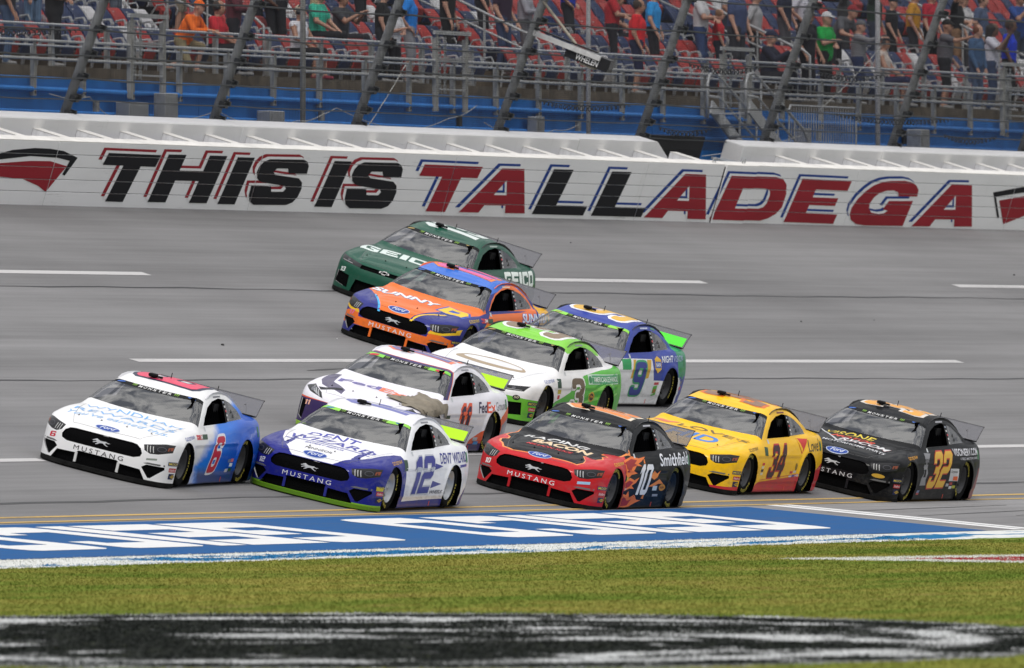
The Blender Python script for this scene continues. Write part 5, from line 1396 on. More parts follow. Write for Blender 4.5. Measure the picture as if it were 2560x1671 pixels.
    for s in (-1, 1):
        cg.tube([(-.75, s * .66, .2), (-.80, s * .68, .80), (-1.32, s * .54, 1.14), (-2.02, s * .52, 1.21), (-2.2, s * .56, .3)], .022, 6); cg.tube([(-2.02, s * .5, 1.21), (-3.0, s * .45, .5)], .022, 6)
    cg.tube([(-2.02, -.52, 1.21), (-2.02, .52, 1.21)], .022, 6); cg.tube([(-1.32, -.54, 1.14), (-1.32, .54, 1.14)], .022, 6); cg.tube([(-.95, 0, .84), (-1.3, 0, 1.13)], .02, 6); cg.tube([(-2.05, -.5, 1.18), (-2.1, .5, .5)], .022, 6)
    cg.build('roll_cage', M_cage, root)
    nt = MB()
    for k in range(9): nt.obox((-1.50, .735 - .012 * k * 2.2, .85 + .038 * k), (.55 - .028 * k, 0, 0), (0, .004, 0), (0, -.003, .012))
    for k in range(13): nt.obox((-1.0 - .085 * k, .66, 1.0), (.016, 0, 0), (0, .003, 0), (-.0, -.085, .17 if k > 3 else .07 + .025 * k))
    nt.obox((-1.52, .655, .99), (.60, 0, 0), (0, .002, 0), (0, -.085, .19))
    nt.build('window_net', M_net, root)
    # splitter
    xs = pch(BODY[kind]['front']); yy = np.linspace(-.985, .985, 25)
    pl = [(float(xs(abs(y))) + .075 * (1 - (y / .985) ** 4) - .02, float(y)) for y in yy]
    pl = pl + [(.38, .985), (.38, -.985)]
    MB().prism(pl, 2, .010, .064).build('splitter', ink(lip) if lip else M_lip, root)
    # spoiler: clear blade with dark top rail and braces
    bl = MB(); n = 9
    for i in range(n):
        y0, y1 = -.785 + 1.57 * i / n, -.785 + 1.57 * (i + 1) / n
    b0, t0 = (-3.60, .915), (-3.83, 1.145)
    md = ((b0[0] + t0[0]) / 2 - .01, (b0[1] + t0[1]) / 2 + .01)
    blade = MB().poly([(p[0] + d, y, p[1] + d * .9) for d in (0, .008) for p in (b0, md, t0) for y in (-.785, .785)], [(0, 1, 3, 2), (2, 3, 5, 4), (6, 8, 9, 7), (8, 10, 11, 9), (0, 2, 8, 6), (2, 4, 10, 8), (1, 7, 9, 3), (3, 9, 11, 5), (4, 5, 11, 10), (0, 6, 7, 1)]).build('spoiler', M_spoil, root)
    MB().tube([(t0[0], -.79, t0[1]), (t0[0], .79, t0[1])], .011, 6).build('top_rail', M_trim, blade)
    for y in (-.78, .78): MB().tube([(b0[0], y, b0[1]), (md[0], y, md[1]), (t0[0], y, t0[1])], .007, 5).build('edge_rail', M_trim, blade)
    MB().box(b0[0] - .06, b0[0] + .03, -.25, .77, .905, .925).build('mounting_strip', M_trim, blade)
    for y in (-.55, -.2, .2, .55):
        MB().tube([(-3.86, y, .92), (-3.76, y, 1.07)], .007, 5).build('brace', M_trim, blade)
        MB().tube([(md[0] + .01, y, md[1]), (md[0] - .006, y, md[1])], .012, 6).build('bolt', M_trim, blade)
    if spoil:
        q = lambda a: (b0[0] + (t0[0] - b0[0]) * a + .016, b0[1] + (t0[1] - b0[1]) * a + .008)
        (xa, za), (xb, zb_) = q(.06), q(.66)
        MB().poly([(xa, -.76, za), (xa, .76, za), (xb, .76, zb_), (xb, -.76, zb_)], [(0, 1, 2, 3)]).build('spoiler_film', ink(spoil), blade)
    # roof strips along both edges, cameras, aerials
    for s in (-1, 1):
        top = np.array([(-1.36, .655), (-1.5, .635), (-1.7, .62), (-1.95, .61), (-2.2, .605), (-2.45, .60), (-2.7, .60), (-2.95, .61), (-3.12, .625)])
        U = np.stack([s * top[:, 1], -top[:, 0]], 1); P, N, ok = lay(fn, 'H', U, 0.)
        m_ = MB(); k = len(P); hgt = [.006] + [.030] * (k - 2) + [.008]
        vs = [P[i] + d * np.array((0, s * .006, 0)) + (hgt[i] if t else -.004) * N[i] for d in (-1, 1) for t in (0, 1) for i in range(k)]
        fs = []
        for i in range(k - 1):
            fs += [(i, i + 1, k + i + 1, k + i), (2 * k + i, 3 * k + i, 3 * k + i + 1, 2 * k + i + 1), (k + i, k + i + 1, 3 * k + i + 1, 3 * k + i)]
        m_.poly(vs, fs).build('roof_strip', ink(rails), root)
    zt = lambda x, y: float(lay(fn, 'H', np.array([(y, -x)]), 0.)[0][0][2])
    za = zt(-1.5, -.16)
    rc = MB().box(-1.56, -1.42, -.26, -.15, za + .012, za + .06, .012); rc.tube([(-1.5, -.20, za - .01), (-1.5, -.20, za + .02)], .03, 8); rc.box(-1.50, -1.46, -.15, -.06, za + .015, za + .04)
    rc.build('roof_camera', M_trim, root)
    for ax, ay in ((-1.75, -.02), (-2.45, .48)):
        MB().tube([(ax, ay, zt(ax, ay) - .01), (ax - .015, ay, zt(ax, ay) + .085)], .006, 5).build('aerial', M_trim, root)
    for px_, py_ in ((.45, -.55), (.52, -.19), (.52, .19), (.48, .55)):
        zz = zt(px_, py_); MB().lathe([(zz - .005, .016), (zz + .004, .016), (zz + .005, .005), (zz + .016, .005), (zz + .018, .0)], 8, 2, (px_, py_, 0)).build('hood_pin', M_trim, root)
    # wheels
    for wx in (0, -WB):
        for s in (-1, 1):
            w = empty('wheel', None, None, None, (wx, s * .80, .335), root); w.rotation_euler = (0, random.uniform(0, 6), 0)
            for nm, me in (('tyre', WHEEL[0]), ('rim', WHEEL[1][rims]), ('tyre_lettering', WHEEL[2])):
                o = add(nm, me, w)
                if s < 0: o.scale = (1, -1, 1)
    # inner wheel housings, tail lamp film, jack marker, windshield print
    for wx in (0, -WB):
        for s in (-1, 1):
            h = MB(); n = 14; vs = []
            for y in (.55, .955):
                for i in range(n + 1):
                    a = math.pi * i / n; vs.append((wx + .40 * math.cos(a), s * y, .25 + .40 * math.sin(a)))
            h.poly(vs, [(i, i + 1, n + 2 + i, n + 1 + i) for i in range(n)]); h.poly([(wx + .40 * math.cos(math.pi * i / n), s * .55, .25 + .40 * math.sin(math.pi * i / n)) for i in range(n + 1)] + [(wx - .4, s * .55, .04), (wx + .4, s * .55, .04)], [tuple(range(n + 1)) + (n + 1, n + 2)])
            h.build('wheel_housing', M_int, root)
    # common print
    if ban_ends:
        for s in (-1, 1):
            a, b_ = (.33, .655) if s > 0 else (-.655, -.33)
            V_ = [(s * .33, .962), (s * .50, .985), (s * .66, 1.13)] if False else None
            pts = [(y, .95 + .215 * (y / .69) ** 2 + .008) for y in np.linspace(s * .36, s * .685, 6)] + [(y, 1.075 + .175 * (y / .66) ** 2 - .006) for y in np.linspace(s * .655, s * .36, 6)]
            Poly(car, 'banner_end', 'H', pts, ban_ends, .003)
    bx = lambda y: 1.012 + .19 * (y / .68) ** 2
    for i, (ch, y0) in enumerate(zip('MONSTER', np.linspace(-.235, .205, 7))):
        V, F = textbox(ch, .012); decal(car, 'banner_lettering', 'H', V, F, (y0, bx(y0) - .038), (y0 + .05, bx(y0 + .05) - .038), (y0 + .004, bx(y0) + .036), ink('d8d8d8'), .0035)
    for y0 in (-.34, .29):
        for k in range(3):
            ya = y0 + .024 * k; Poly(car, 'banner_claw', 'H', [(ya, bx(ya) + .045), (ya + .018, bx(ya) + .045), (ya + .014, bx(ya)), (ya + .006, bx(ya) - .048 + .012 * (k == 0)), (ya + .006, bx(ya) + .01)], '86b43c', .0035)
    lg = '2b5fb5' if kind == 'coupe' else ('a08a4a' if kind == 'wide' else 'c42033')
    for s in (-1, 1):
        V, F = poly2d([ell(s * .53, bx(.53) + .0, .062, .024, 16)]); decal(car, 'banner_badge', 'H', V, F, (0, 0), (1, 0), (0, 1), ink(lg), .0045)
    if kind == 'coupe':
        for s in (-1, 1):
            for k in range(3):
                y = s * (.63 + .038 * k); Poly(car, 'lamp_bar', 'F', [(y, .545), (y + s * .010, .547), (y + s * .038, .462), (y + s * .028, .460)] if s > 0 else [(y, .545), (y - .010, .547), (y - .038, .462), (y - .028, .460)], 'b8b8b8')
            V, F = poly2d([ell(s * .82, .525, .055, .036, 14), ell(s * .82, .525, .045, .027, 14)]); decal(car, 'lamp_ring', 'F', V, F, (0, 0), (1, 0), (0, 1), ink('4a4a50'))
            Poly(car, 'lamp_amber', 'F', [(s * .885, .56), (s * .93, .575), (s * .93, .53), (s * .885, .515)], '8a4a34')
            Poly(car, 'bumper_strip', 'F', [(s * a, b) for a, b in ft['strip']], '6b6b6c')
        horse = [(0, .62), (.1, .74), (.17, .86), (.26, .92), (.33, .80), (.45, .70), (.62, .70), (.74, .74), (.86, .62), (1.0, .60), (.9, .50), (.78, .58), (.72, .44), (.8, .26), (.92, .16), (.84, .12), (.7, .26), (.6, .42), (.5, .40), (.42, .34), (.34, .18), (.22, .08), (.2, .14), (.28, .28), (.3, .42), (.2, .40), (.1, .28), (.04, .32), (.14, .48), (.24, .58), (.2, .66), (.12, .62), (.06, .54)]
        Poly(car, 'grille_emblem', 'F', [(-.135 + .27 * a, .385 + .105 * b) for a, b in horse], 'b4b6ba', -.016)
    elif kind == 'wide':
        q = [(-.09, -.012), (-.035, -.012), (-.035, -.028), (.025, -.028), (.030, -.012), (.09, -.012), (.075, .016), (.035, .016), (.035, .030), (-.03, .030), (-.035, .016), (-.09, .016)]
        V, F = poly2d([[(a + .0, b + .512) for a, b in q], [(a * .75, b * .6 + .512) for a, b in q]]); decal(car, 'grille_emblem', 'F', V, F, (0, 0), (1, 0), (0, 1), ink('c8c8c8'), .002)
        for s in (-1, 1): Poly(car, 'lamp_strip', 'F', [(s * .60, .515), (s * .82, .53), (s * .82, .522), (s * .60, .505)], '9a9a9c'); Poly(car, 'lamp_ring', 'F', ell(s * .70, .54, .03, .018, 10), '55555a')
    else:
        for s in (-1, 1):
            for k in range(3): Poly(car, 'lamp_bar', 'F', [(s * (.56 + .05 * k), .505 + .018 * k), (s * (.60 + .06 * k), .515 + .022 * k), (s * (.66 + .05 * k), .59 + .015 * k), (s * (.65 + .05 * k), .595 + .015 * k)], 'a4a6aa')
            Poly(car, 'lamp_ring', 'F', ell(s * .74, .585, .04, .03, 12), '6c6e74')
        for k in range(8): 
            z_ = .14 + .033 * k; w_ = .70 - .28 * (z_ - .11) / .29; Poly(car, 'grille_slat', 'F', [(-w_, z_), (w_, z_), (w_, z_ + .008), (-w_, z_ + .008)], '2c2c30', -.04)
    # hood and deck-lid seams
    for s in (-1, 1):
        a = [(.50, -.80), (.62, -.45), (.70, 0.), (.745, .42)]
        Poly(car, 'panel_seam', 'H', [(s * u, v) for u, v in a] + [(s * (u + .005), v) for u, v in a[::-1]], '5a5a5c', .0018)
        a = [(.60, 3.0), (.70, 3.45)]; Poly(car, 'panel_seam', 'H', [(s * u, v) for u, v in a] + [(s * (u + .008), v) for u, v in a[::-1]], '2a2a2c', .0018)
    Poly(car, 'panel_seam', 'H', [(-.50, -.80), (0, -.845), (.50, -.80), (.50, -.805), (0, -.850), (-.50, -.805)], '5a5a5c', .0018)
    # sponsor patches on the front corner, behind the wheel and on the pillar
    P4 = lambda u0, u1, v0, v1: ((u0, v0), (u1, v0), (u0, v1))
    Bx(car, 'sponsor_patch', 'L', *P4(-.62, -.33, .318, .372), '20305c'); T(car, 'sponsor_lettering', 'L', 'MOOG', *P4(-.60, -.35, .328, .362), 'd8c24a', .03)
    Bx(car, 'sponsor_patch', 'L', *P4(-.58, -.34, .230, .288), 'b02a34'); T(car, 'sponsor_lettering', 'L', 'Edelbrock', *P4(-.565, -.355, .242, .276), 'e8d8d8', .01, .3)
    Bx(car, 'sponsor_patch', 'L', *P4(-.56, -.36, .128, .208), '1c2450'); Poly(car, 'sponsor_diamond', 'L', [(-.53, .166), (-.46, .195), (-.39, .168), (-.46, .140)], 'c8a83c', .004); T(car, 'sponsor_lettering', 'L', 'SUNOCO', *P4(-.51, -.41, .16, .176), '1c2450', .02, 0, None, 0, .006)
    Bx(car, 'jack_marker', 'L', (1.905, .055), (1.93, .055), (1.915, .125), 'd8482c')
    Bx(car, 'tail_lamp', 'L', *P4(3.42, 3.52, .66, .80), '1c7a40')
    for k, c in enumerate(('a8b0c0', 'd0d0d0', 'c04048', 'd8d8d8', 'b8b8b8')):
        zc_ = 1.12 - .056 * k; u0 = 2.085 + .006 * k; Bx(car, 'pillar_patch', 'L', (u0, zc_), (u0 + .055, zc_ - .002), (u0 + .004, zc_ + .026), c, .004)
    for (u, v) in ((2.32, .99), (2.36, .93)): Poly(car, 'window_brace', 'L', [(u, v), (u + .11, v - .005), (u + .08, v + .05)], '141416', .003)
    Bx(car, 'name_patch', 'L', *P4(.905, .975, .775, .83), 'c8ccd0')
    return car

# shared wheel meshes
def wheel_meshes():
    R, w = .338, .30
    t = MB().lathe([(-.13, .21), (-.145, .26), (-.145, .305), (-.12, .330), (-.06, R), (.06, R), (.12, .330), (.145, .305), (.148, .26), (.13, .212), (.10, .20)], 36)
    ty = t.me('tyre', M_tyre, True)
    rims = {}
    for k, m in (('black', M_rimb), ('silver', M_rimw)):
        b = MB().lathe([(.132, .212), (.118, .196), (.05, .188), (.045, .12), (.075, .085), (.08, .045), (.085, .0)], 30)
        b.lathe([(-.12, .2), (.05, .19)], 30)
        for i in range(5):
            a = 2 * math.pi * i / 5; b.lathe([(.06, .0115), (.092, .0115), (.092, 0)], 6, 1, (.062 * math.cos(a), 0, .062 * math.sin(a)))
        for i in range(10):
            a = 2 * math.pi * i / 10; ca, sa = math.cos(a), math.sin(a)
            b.obox((.155 * ca, .052, .155 * sa), (.032 * ca, 0, .032 * sa), (0, .006, 0), (-.012 * sa, 0, .012 * ca))
        rims[k] = b.me('rim', m, True)
    V, F = [], []
    for word, a0 in (('GOODYEAR', .25), ('EAGLE', 3.3)):
        for i, ch in enumerate(word):
            v, f = textbox(ch, .03); o = len(V)
            for u, h in v:
                a = a0 + (i + u * .78) * .185; r = .250 + .046 * h; V.append((r * math.cos(-a + 2), .1495 + .0 * h, r * math.sin(-a + 2)))
            F += [tuple(o + j for j in q) for q in f]
    return ty, rims, mesh('tyre_lettering', V, F)
WHEEL = list(wheel_meshes()); WHEEL[2].materials.append(M_strap)
# ------------------------------------------------------------------ the ten cars
def q3(u0, u1, v0, v1, sl=0.): return ((u0, v0), (u1, v0), (u0 + sl, v1))
ALL_F = lambda z1, c: ('F', [(-1.1, -.05), (1.1, -.05), (1.1, z1), (-1.1, z1)], c)
def LIP(c, h=.095): return [('F', [(-1.1, -.05), (1.1, -.05), (1.1, h), (-1.1, h)], c), ('S', [(.3, -.05), (1.1, -.05), (1.1, h), (.3, h)], c)]
def oval_badge(car, v=-.775):
    Poly(car, 'hood_badge_rim', 'H', ell(0, v, .185, .078, 24), 'b9c4d8', .003); Poly(car, 'hood_badge', 'H', ell(0, v, .172, .066, 24), '27489c', .0045)
    T(car, 'hood_badge_lettering', 'H', 'Ford', (-.11, v - .035), (.11, v - .035), (-.10, v + .04), 'dfe4ee', .015, .25, None, 0, .006)
def nose_word(car, col): T(car, 'nose_lettering', 'F', 'MUSTANG', (-.37, .254), (.37, .254), (-.37, .318), col, .0, 0, None, 0, .003, 1.45)
def bars(car, col):
    for s in (-1, 1): MB().obox((.955, s * .315, .155), (.012, 0, 0), (0, .018, 0), (0, 0, .07)).build('grille_bar', ink(col) if isinstance(col, str) else col, car['root'])
def number(car, name, plane, s, BL, BR, TL, col, edge=None, ew=.07, off=.003, rnd=0):
    if edge: decal(car, name + '_outline', plane, *digits2d(s, ew, rnd), BL, BR, TL, ink(edge), off); off += .0025
    return decal(car, name, plane, *digits2d(s, 0., rnd), BL, BR, TL, ink(col), off)
def roofnum(car, s, col, edge='303030', u0=1.40, u1=2.2, rnd=0): number(car, 'roof_number', 'Rf', s, (u0, -.48), (u1, -.48), (u0 + .04, .48), col, edge, .06, .003, rnd)
def doornum(car, s, BL, BR, TL, col, edge=None, ew=.07, rnd=0):
    number(car, 'door_number', 'L', s, BL, BR, TL, col, edge, ew, .003, rnd)
    number(car, 'door_number', 'R', s, (-BR[0], BL[1]), (-BL[0], BL[1]), (-BR[0] + .1, TL[1]), col, edge, ew, .003, rnd)
def front_no(car, s, col): number(car, 'nose_number', 'F', s, (-.80, .335), (-.70, .348), (-.79, .41), col)
def block_word(car, name, plane, s, BL, BR, TL, col, off=.003):
    w = [.38 if ch == 'I' else 1. for ch in s]; gap = .12; tot = sum(w) + gap * (len(s) - 1); x = 0; V, F = [], []
    for ch, wi in zip(s, w):
        v, f = poly2d([[((x + a * wi) / tot, b) for a, b in q] for q in GLY[ch]]); o = len(V); V += list(v); F += [tuple(o + i for i in t) for t in f]; x += wi + gap
    decal(car, name, plane, np.array(V), F, BL, BR, TL, ink(col), off)
def roof_name(car, col): T(car, 'driver_name', 'L', 'T. Driver' if False else '', (0, 0), (1, 0), (0, 1), col) if False else Bx(car, 'name_strip', 'L', (1.70, 1.192), (2.05, 1.196), (1.71, 1.212), col)

# 6 -- white fading to blue
def fade_mat():
    m, t, b, vec, s = base_mat('paint_white_to_blue', .34)
    b.inputs['Coat Weight'].default_value = .25; b.inputs['Coat Roughness'].default_value = .03
    z1 = node_math(t, 'MAXIMUM', node_math(t, 'SUBTRACT', s['Z'], .3), 0.); z2 = node_math(t, 'MAXIMUM', node_math(t, 'SUBTRACT', s['Z'], .85), 0.)
    st_ = node_math(t, 'ADD', node_math(t, 'ADD', node_math(t, 'MULTIPLY', z1, 1.7), node_math(t, 'MULTIPLY', z2, 2.3)), .40)
    wav = node_math(t, 'MULTIPLY', node_math(t, 'SUBTRACT', node_noise(t, vec, 1.6, 4, .55, (.7, 1, 1.8), 1.0), .5), .9)
    d = node_math(t, 'ADD', node_math(t, 'SUBTRACT', node_math(t, 'MULTIPLY', s['X'], -1), st_), wav)
    c = node_mix(t, node_step(t, d, -.10, .40), (.80, .80, .81), (.002, .20, .84)); c = node_mix(t, node_step(t, d, .35, 1.7), c, (.002, .085, .52))
    low = node_step(t, node_math(t, 'ADD', node_math(t, 'MULTIPLY', s['Z'], -1), node_math(t, 'MULTIPLY', wav, .25)), -.30, -.12)
    c = node_mix(t, node_math(t, 'MULTIPLY', low, node_step(t, d, .15, .5)), c, (.002, .03, .18))
    g = t.nodes.new('ShaderNodeNewGeometry'); c = node_mix(t, g.outputs['Backfacing'], c, (.012, .012, .013))
    t.links.new(c, b.inputs['Base Color']); return m
c = stock_car(6, 'coupe', (-18.726, 2.551, .053), 'white stock car number 6 fading to blue at the rear, leftmost of the pack', 'e9e9ea', mats={'e9e9ea': fade_mat()}, rails='c8c8cc')
T(c, 'hood_lettering', 'H', 'WYNDHAM', *q3(-.70, .74, .19, .335), '74aee6', .0); T(c, 'hood_lettering', 'H', 'REWARDS', *q3(-.74, .76, -.15, .02), '74aee6', .0)
T(c, 'hood_lettering', 'H', "You've earned this.", *q3(-.76, .76, -.42, -.24), '82b8ea', -.004, .2)
oval_badge(c); nose_word(c, '16161a'); bars(c, 'd0d0d0'); roofnum(c, '6', 'e04868', '28304a', 1.40, 2.25, 1); front_no(c, '6', 'c8203a')  # roof number pinker than the door number: sky reflection put into its colour
doornum(c, '6', (1.10, .19), (1.50, .20), (1.43, .70), 'c0203c', 'e8e8f0', .07, 1)
Bx(c, 'fender_patch', 'L', (.47, .672), (.72, .672), (.48, .735), 'c04a50'); Bx(c, 'fender_patch', 'L', (.74, .672), (.98, .672), (.75, .74), '36503c'); T(c, 'fender_lettering', 'L', '3M', (.62, .68), (.73, .68), (.63, .73), 'e8e0e0', .04, 0, None, 0, .005)
T(c, 'arch_lettering', 'L', 'GOODYEAR', (-.10, .665), (.36, .69), (-.09, .705), '4a58a0', .01, .2)
for u, v, col in ((1.99, .19, 'c8c8d0'), (2.14, .27, 'd8e4ea'), (2.16, .335, 'c87078'), (2.05, .33, '6a7a9c'), (2.14, .20, '14503c')): Bx(c, 'sponsor_patch', 'L', (u, v), (u + .13, v), (u + .01, v + .05), col)
roof_name(c, '6a6a72'); Bx(c, 'bumper_patch', 'F', (.67, .345), (.80, .365), (.67, .372), '8a948c')

# 12 -- white with blue nose and lime lip
BL12 = '1c2282'
H12 = [(1.2, 0), (.905, 0), (.905, .29), (.84, .37), (.62, .52), (.30, .68), (-.256, .83), (-.46, .86), (-.46, 1.1), (1.2, 1.1)]
c = stock_car(12, 'coupe', (-14.379, 1.002, .030), 'white and blue stock car number 12 with a lime green front lip', 'ebebef',
              [('T', H12, BL12), ('T', [(a, -b) for a, b in H12][::-1], BL12), ALL_F(.548, BL12), ('S', [(1.2, -.05), (1.2, .72), (-.2, .78), (-.47, .775), (-.56, .55), (-.62, .2), (-.55, -.05)], BL12),
               ('S', [(-.3, -.05), (-2.6, -.05), (-2.6, .16), (-.6, .135)], BL12), ('S', [(-3.1, -.05), (-4, -.05), (-4, .5), (-3.45, .25)], BL12)] + LIP('7fb02c', .085),
              '8fd44a', 'silver', 'd0d0d6', 'b0e020', '5a8420')
T(c, 'hood_lettering', 'H', 'DENT', *q3(-.50, .28, .20, .36), '4a4ea8', .02, .1); T(c, 'hood_lettering', 'H', 'WIZARD', *q3(-.66, .64, -.17, .09), '4347a4', .02, .1); Bx(c, 'hood_bar', 'H', *q3(-.66, .62, -.26, -.23), '4a4ea8')
T(c, 'hood_lettering', 'H', 'EXPERT REPAIR', *q3(-.32, .26, -.39, -.32), '5a5eb0', .01, .2); T(c, 'hood_lettering', 'H', 'PENNZOIL', *q3(-.22, .20, -.66, -.57), '26262c', .02)
oval_badge(c, -.80); nose_word(c, 'd8d8de'); bars(c, '2a2f86'); roofnum(c, '12', '7478b8', None, 1.42, 2.15); front_no(c, '12', 'd8d8e0')
doornum(c, '12', (.83, .24), (1.72, .25), (1.04, .765), '34388c', 'b8bcc8', .04)
for z_ in (.365, .62): Poly(c, 'side_dart', 'L', [(1.80, z_ - .05), (1.84, z_ + .06), (2.26, z_ + .01)], '34388c')
T(c, 'quarter_lettering', 'L', 'DENT WIZARD', (2.15, .66), (3.42, .675), (2.17, .805), '2e3288', .03); Bx(c, 'quarter_bar', 'L', (2.75, .60), (3.42, .61), (2.75, .635), '3a3e90')
T(c, 'sponsor_lettering', 'L', 'WHEELS', (1.80, .235), (2.34, .238), (1.81, .285), '3a3c48', .04, .2); Bx(c, 'fender_patch', 'L', (.46, .58), (.62, .58), (.46, .73), '2c4a3c'); T(c, 'arch_lettering', 'L', 'GOODYEAR', (-.10, .665), (.36, .69), (-.09, .705), 'd0a040', .02, .2)
Bx(c, 'sponsor_patch', 'L', (-.60, .30), (-.36, .30), (-.60, .345), 'c8b82c', .004); roof_name(c, '8a8a92')

# 10 -- red flames over black
BK = [(-.75, -.84), (-.33, -.78), (.05, -.80), (.16, -.70), (.28, -.68), (.36, -.76), (.50, -.72), (.56, -.66), (.71, -.586), (.795, -.41), (.775, -.15), (.76, .2), (.735, .571), (.60, .62), (.46, .596), (.30, .50), (.25, .53), (.30, .70), (.18, .76), (.05, .70), (-.02, .76), (-.15, .62), (-.24, .62), (-.40, .80), (-.75, .84)]
cen = np.mean(BK, 0); OG = [tuple(cen + (np.array(p) - cen) * np.array((1.035, 1.035))) for p in BK]
c = stock_car(10, 'coupe', (-5.381, .718, .005), 'black stock car number 10 with a red nose and flames along its side', '101114',
              [('T', [(1.2, -1.1), (1.2, 1.1), (-.30, 1.1), (-.55, .86), (-.42, .5), (-.40, -.5), (-.55, -.86), (-.30, -1.1)], 'c8242c'), ALL_F(.56, 'c01c24'), ('S', [(1.2, -.05), (1.2, .74), (-.25, .80), (-.50, .74), (-.44, .5), (-.40, .2), (-.52, -.05)], 'c01c24'),
               ('T', OG, 'f09048'), ('T', BK, '17181b')])
for pts, col in (([(.42, .74), (.80, .80), (1.10, .77), (1.42, .79), (1.20, .73), (1.05, .70), (1.22, .66), (.95, .67), (.80, .60), (1.02, .56), (.72, .54), (.55, .48), (.46, .55)], 'f07a30'), ([(.46, .72), (.75, .765), (1.0, .745), (.85, .70), (.98, .68), (.75, .655), (.62, .58), (.50, .58)], 'a01a1c'),
                 ([(.45, .44), (.66, .50), (.90, .46), (1.12, .50), (.98, .42), (.80, .38), (.95, .33), (.72, .34), (.48, .30)], 'f07a30'), ([(.47, .42), (.66, .46), (.84, .43), (.70, .37), (.5, .34)], 'a01a1c'),
                 ([(.46, .06), (.47, .26), (.62, .24), (.70, .30), (.80, .20), (1.02, .24), (1.22, .16), (1.42, .15), (1.15, .11), (.9, .06), (.7, .05)], 'f07a30'), ([(.48, .07), (.50, .21), (.62, .20), (.76, .15), (.95, .17), (.8, .08)], 'a01a1c'),
                 ([(1.66, .50), (1.78, .60), (1.92, .55), (2.06, .60), (1.95, .50), (1.82, .46)], 'f08a3c'), ([(1.60, .36), (1.85, .42), (2.05, .47), (2.25, .40), (2.02, .40), (1.84, .36)], 'f08a3c'), ([(1.40, .18), (1.46, .28), (1.52, .17)], 'f08a3c'), ([(1.30, .70), (1.34, .80), (1.38, .70)], 'f08a3c')):
    Poly(c, 'flame', 'L', pts, col, .0025 if col != 'a01a1c' else .0045)
T(c, 'hood_lettering', 'H', 'RACING', *q3(-.60, .42, .12, .30, -.02), 'd8d8d8', .05, .2); T(c, 'hood_lettering', 'H', 'BACON', *q3(-.36, .56, -.20, .06, -.03), 'ecd0a8', .06, .2, 'e8e0d8', .02); T(c, 'hood_lettering', 'H', 'MILLION SLICE', *q3(-.38, .34, -.38, -.28), 'd8383c', .03, .2)
oval_badge(c); nose_word(c, 'e4e4e8'); bars(c, 'b01c24'); roofnum(c, '10', 'f08838', 'e0d4c0', 1.38, 2.16); front_no(c, '10', 'e8e8e8')
doornum(c, '10', (1.0, .24), (1.56, .236), (1.20, .69), 'e6e6ea', None); T(c, 'quarter_lettering', 'L', 'Smithfield', (2.06, .655), (3.42, .68), (2.09, .83), 'ececf0', .035)
Bx(c, 'sponsor_patch', 'L', (1.81, .30), (2.0, .30), (1.82, .37), 'c8d4dc'); Poly(c, 'sponsor_oval', 'L', ell(2.22, .345, .13, .052, 16), 'd08a28'); T(c, 'sponsor_lettering', 'L', 'RUSH', (2.14, .33), (2.30, .33), (2.14, .36), '70301c', .03, 0, None, 0, .005); Bx(c, 'sponsor_patch', 'L', (1.86, .21), (2.1, .21), (1.86, .245), 'a8a8b0')
Bx(c, 'fender_patch', 'L', (.50, .60), (.64, .60), (.50, .72), '2e4438'); Bx(c, 'fender_patch', 'L', (.50, .32), (.60, .32), (.51, .42), 'd0d0d0'); Bx(c, 'fender_patch', 'L', (.50, .45), (.60, .45), (.51, .51), 'b8b030')
T(c, 'arch_lettering', 'L', 'GOODYEAR', (-.10, .665), (.36, .69), (-.09, .705), 'e0b030', .02, .2); Bx(c, 'bumper_patch', 'F', (.68, .35), (.84, .375), (.68, .39), '9cc0dc'); roof_name(c, 'b8b8c0')

# 34 -- yellow with red sills
c = stock_car(34, 'coupe', (3.263, 1.489, -.002), 'yellow stock car number 34 with red sills, between the black cars', 'f6c012',
              [('S', [(-.3, -.05), (-4.1, -.05), (-4.1, .62), (-3.3, .40), (-2.414, .29), (-1.2, .225), (-.58, .195), (-.4, .13)], 'c42c38'), ('S', [(.2, .04), (.95, .04), (.95, .10), (.2, .145)], 'c42c38')])
for k in range(2): Poly(c, 'sill_stripe', 'L', [(.60, .205 + .03 * k), (1.3, .235 + .03 * k), (2.40, .29 + .035 * k), (2.40, .278 + .035 * k), (1.3, .225 + .03 * k), (.60, .196 + .03 * k)], 'c8553a')
T(c, 'hood_lettering', 'H', "LOVE'S", *q3(-.34, .82, .10, .30, -.02), '6a5a34', .03, .1); Poly(c, 'hood_heart', 'H', [(-.80, .34), (-.70, .42), (-.55, .34), (-.36, .33), (-.50, .20), (-.66, .22)], 'd8705c')
T(c, 'hood_lettering', 'H', 'HID', *q3(-.30, .50, -.55, -.12, -.02), '3f7fd0', .05, .1); nose_word(c, '3a2c10'); bars(c, 'd09818'); roofnum(c, '34', '8a6a58', 'd8702c', 1.38, 2.16); front_no(c, '34', '402018')
doornum(c, '34', (.90, .262), (1.60, .275), (1.12, .75), '3c1a22', 'c03030', .05); Poly(c, 'quarter_heart', 'L', [(2.30, .85), (2.52, .845), (2.78, .845), (2.62, .74), (2.44, .62), (2.36, .74)], 'd0342c'); Poly(c, 'quarter_heart_fold', 'L', [(2.30, .845), (2.34, .845), (2.50, .70), (2.45, .64)], 'f6c012', .0045)
T(c, 'quarter_lettering', 'L', "Love's", (2.74, .655), (3.45, .67), (2.77, .835), '4a4028', .02); Bx(c, 'fender_patch', 'L', (.68, .61), (.84, .60), (.68, .735), '34543c')
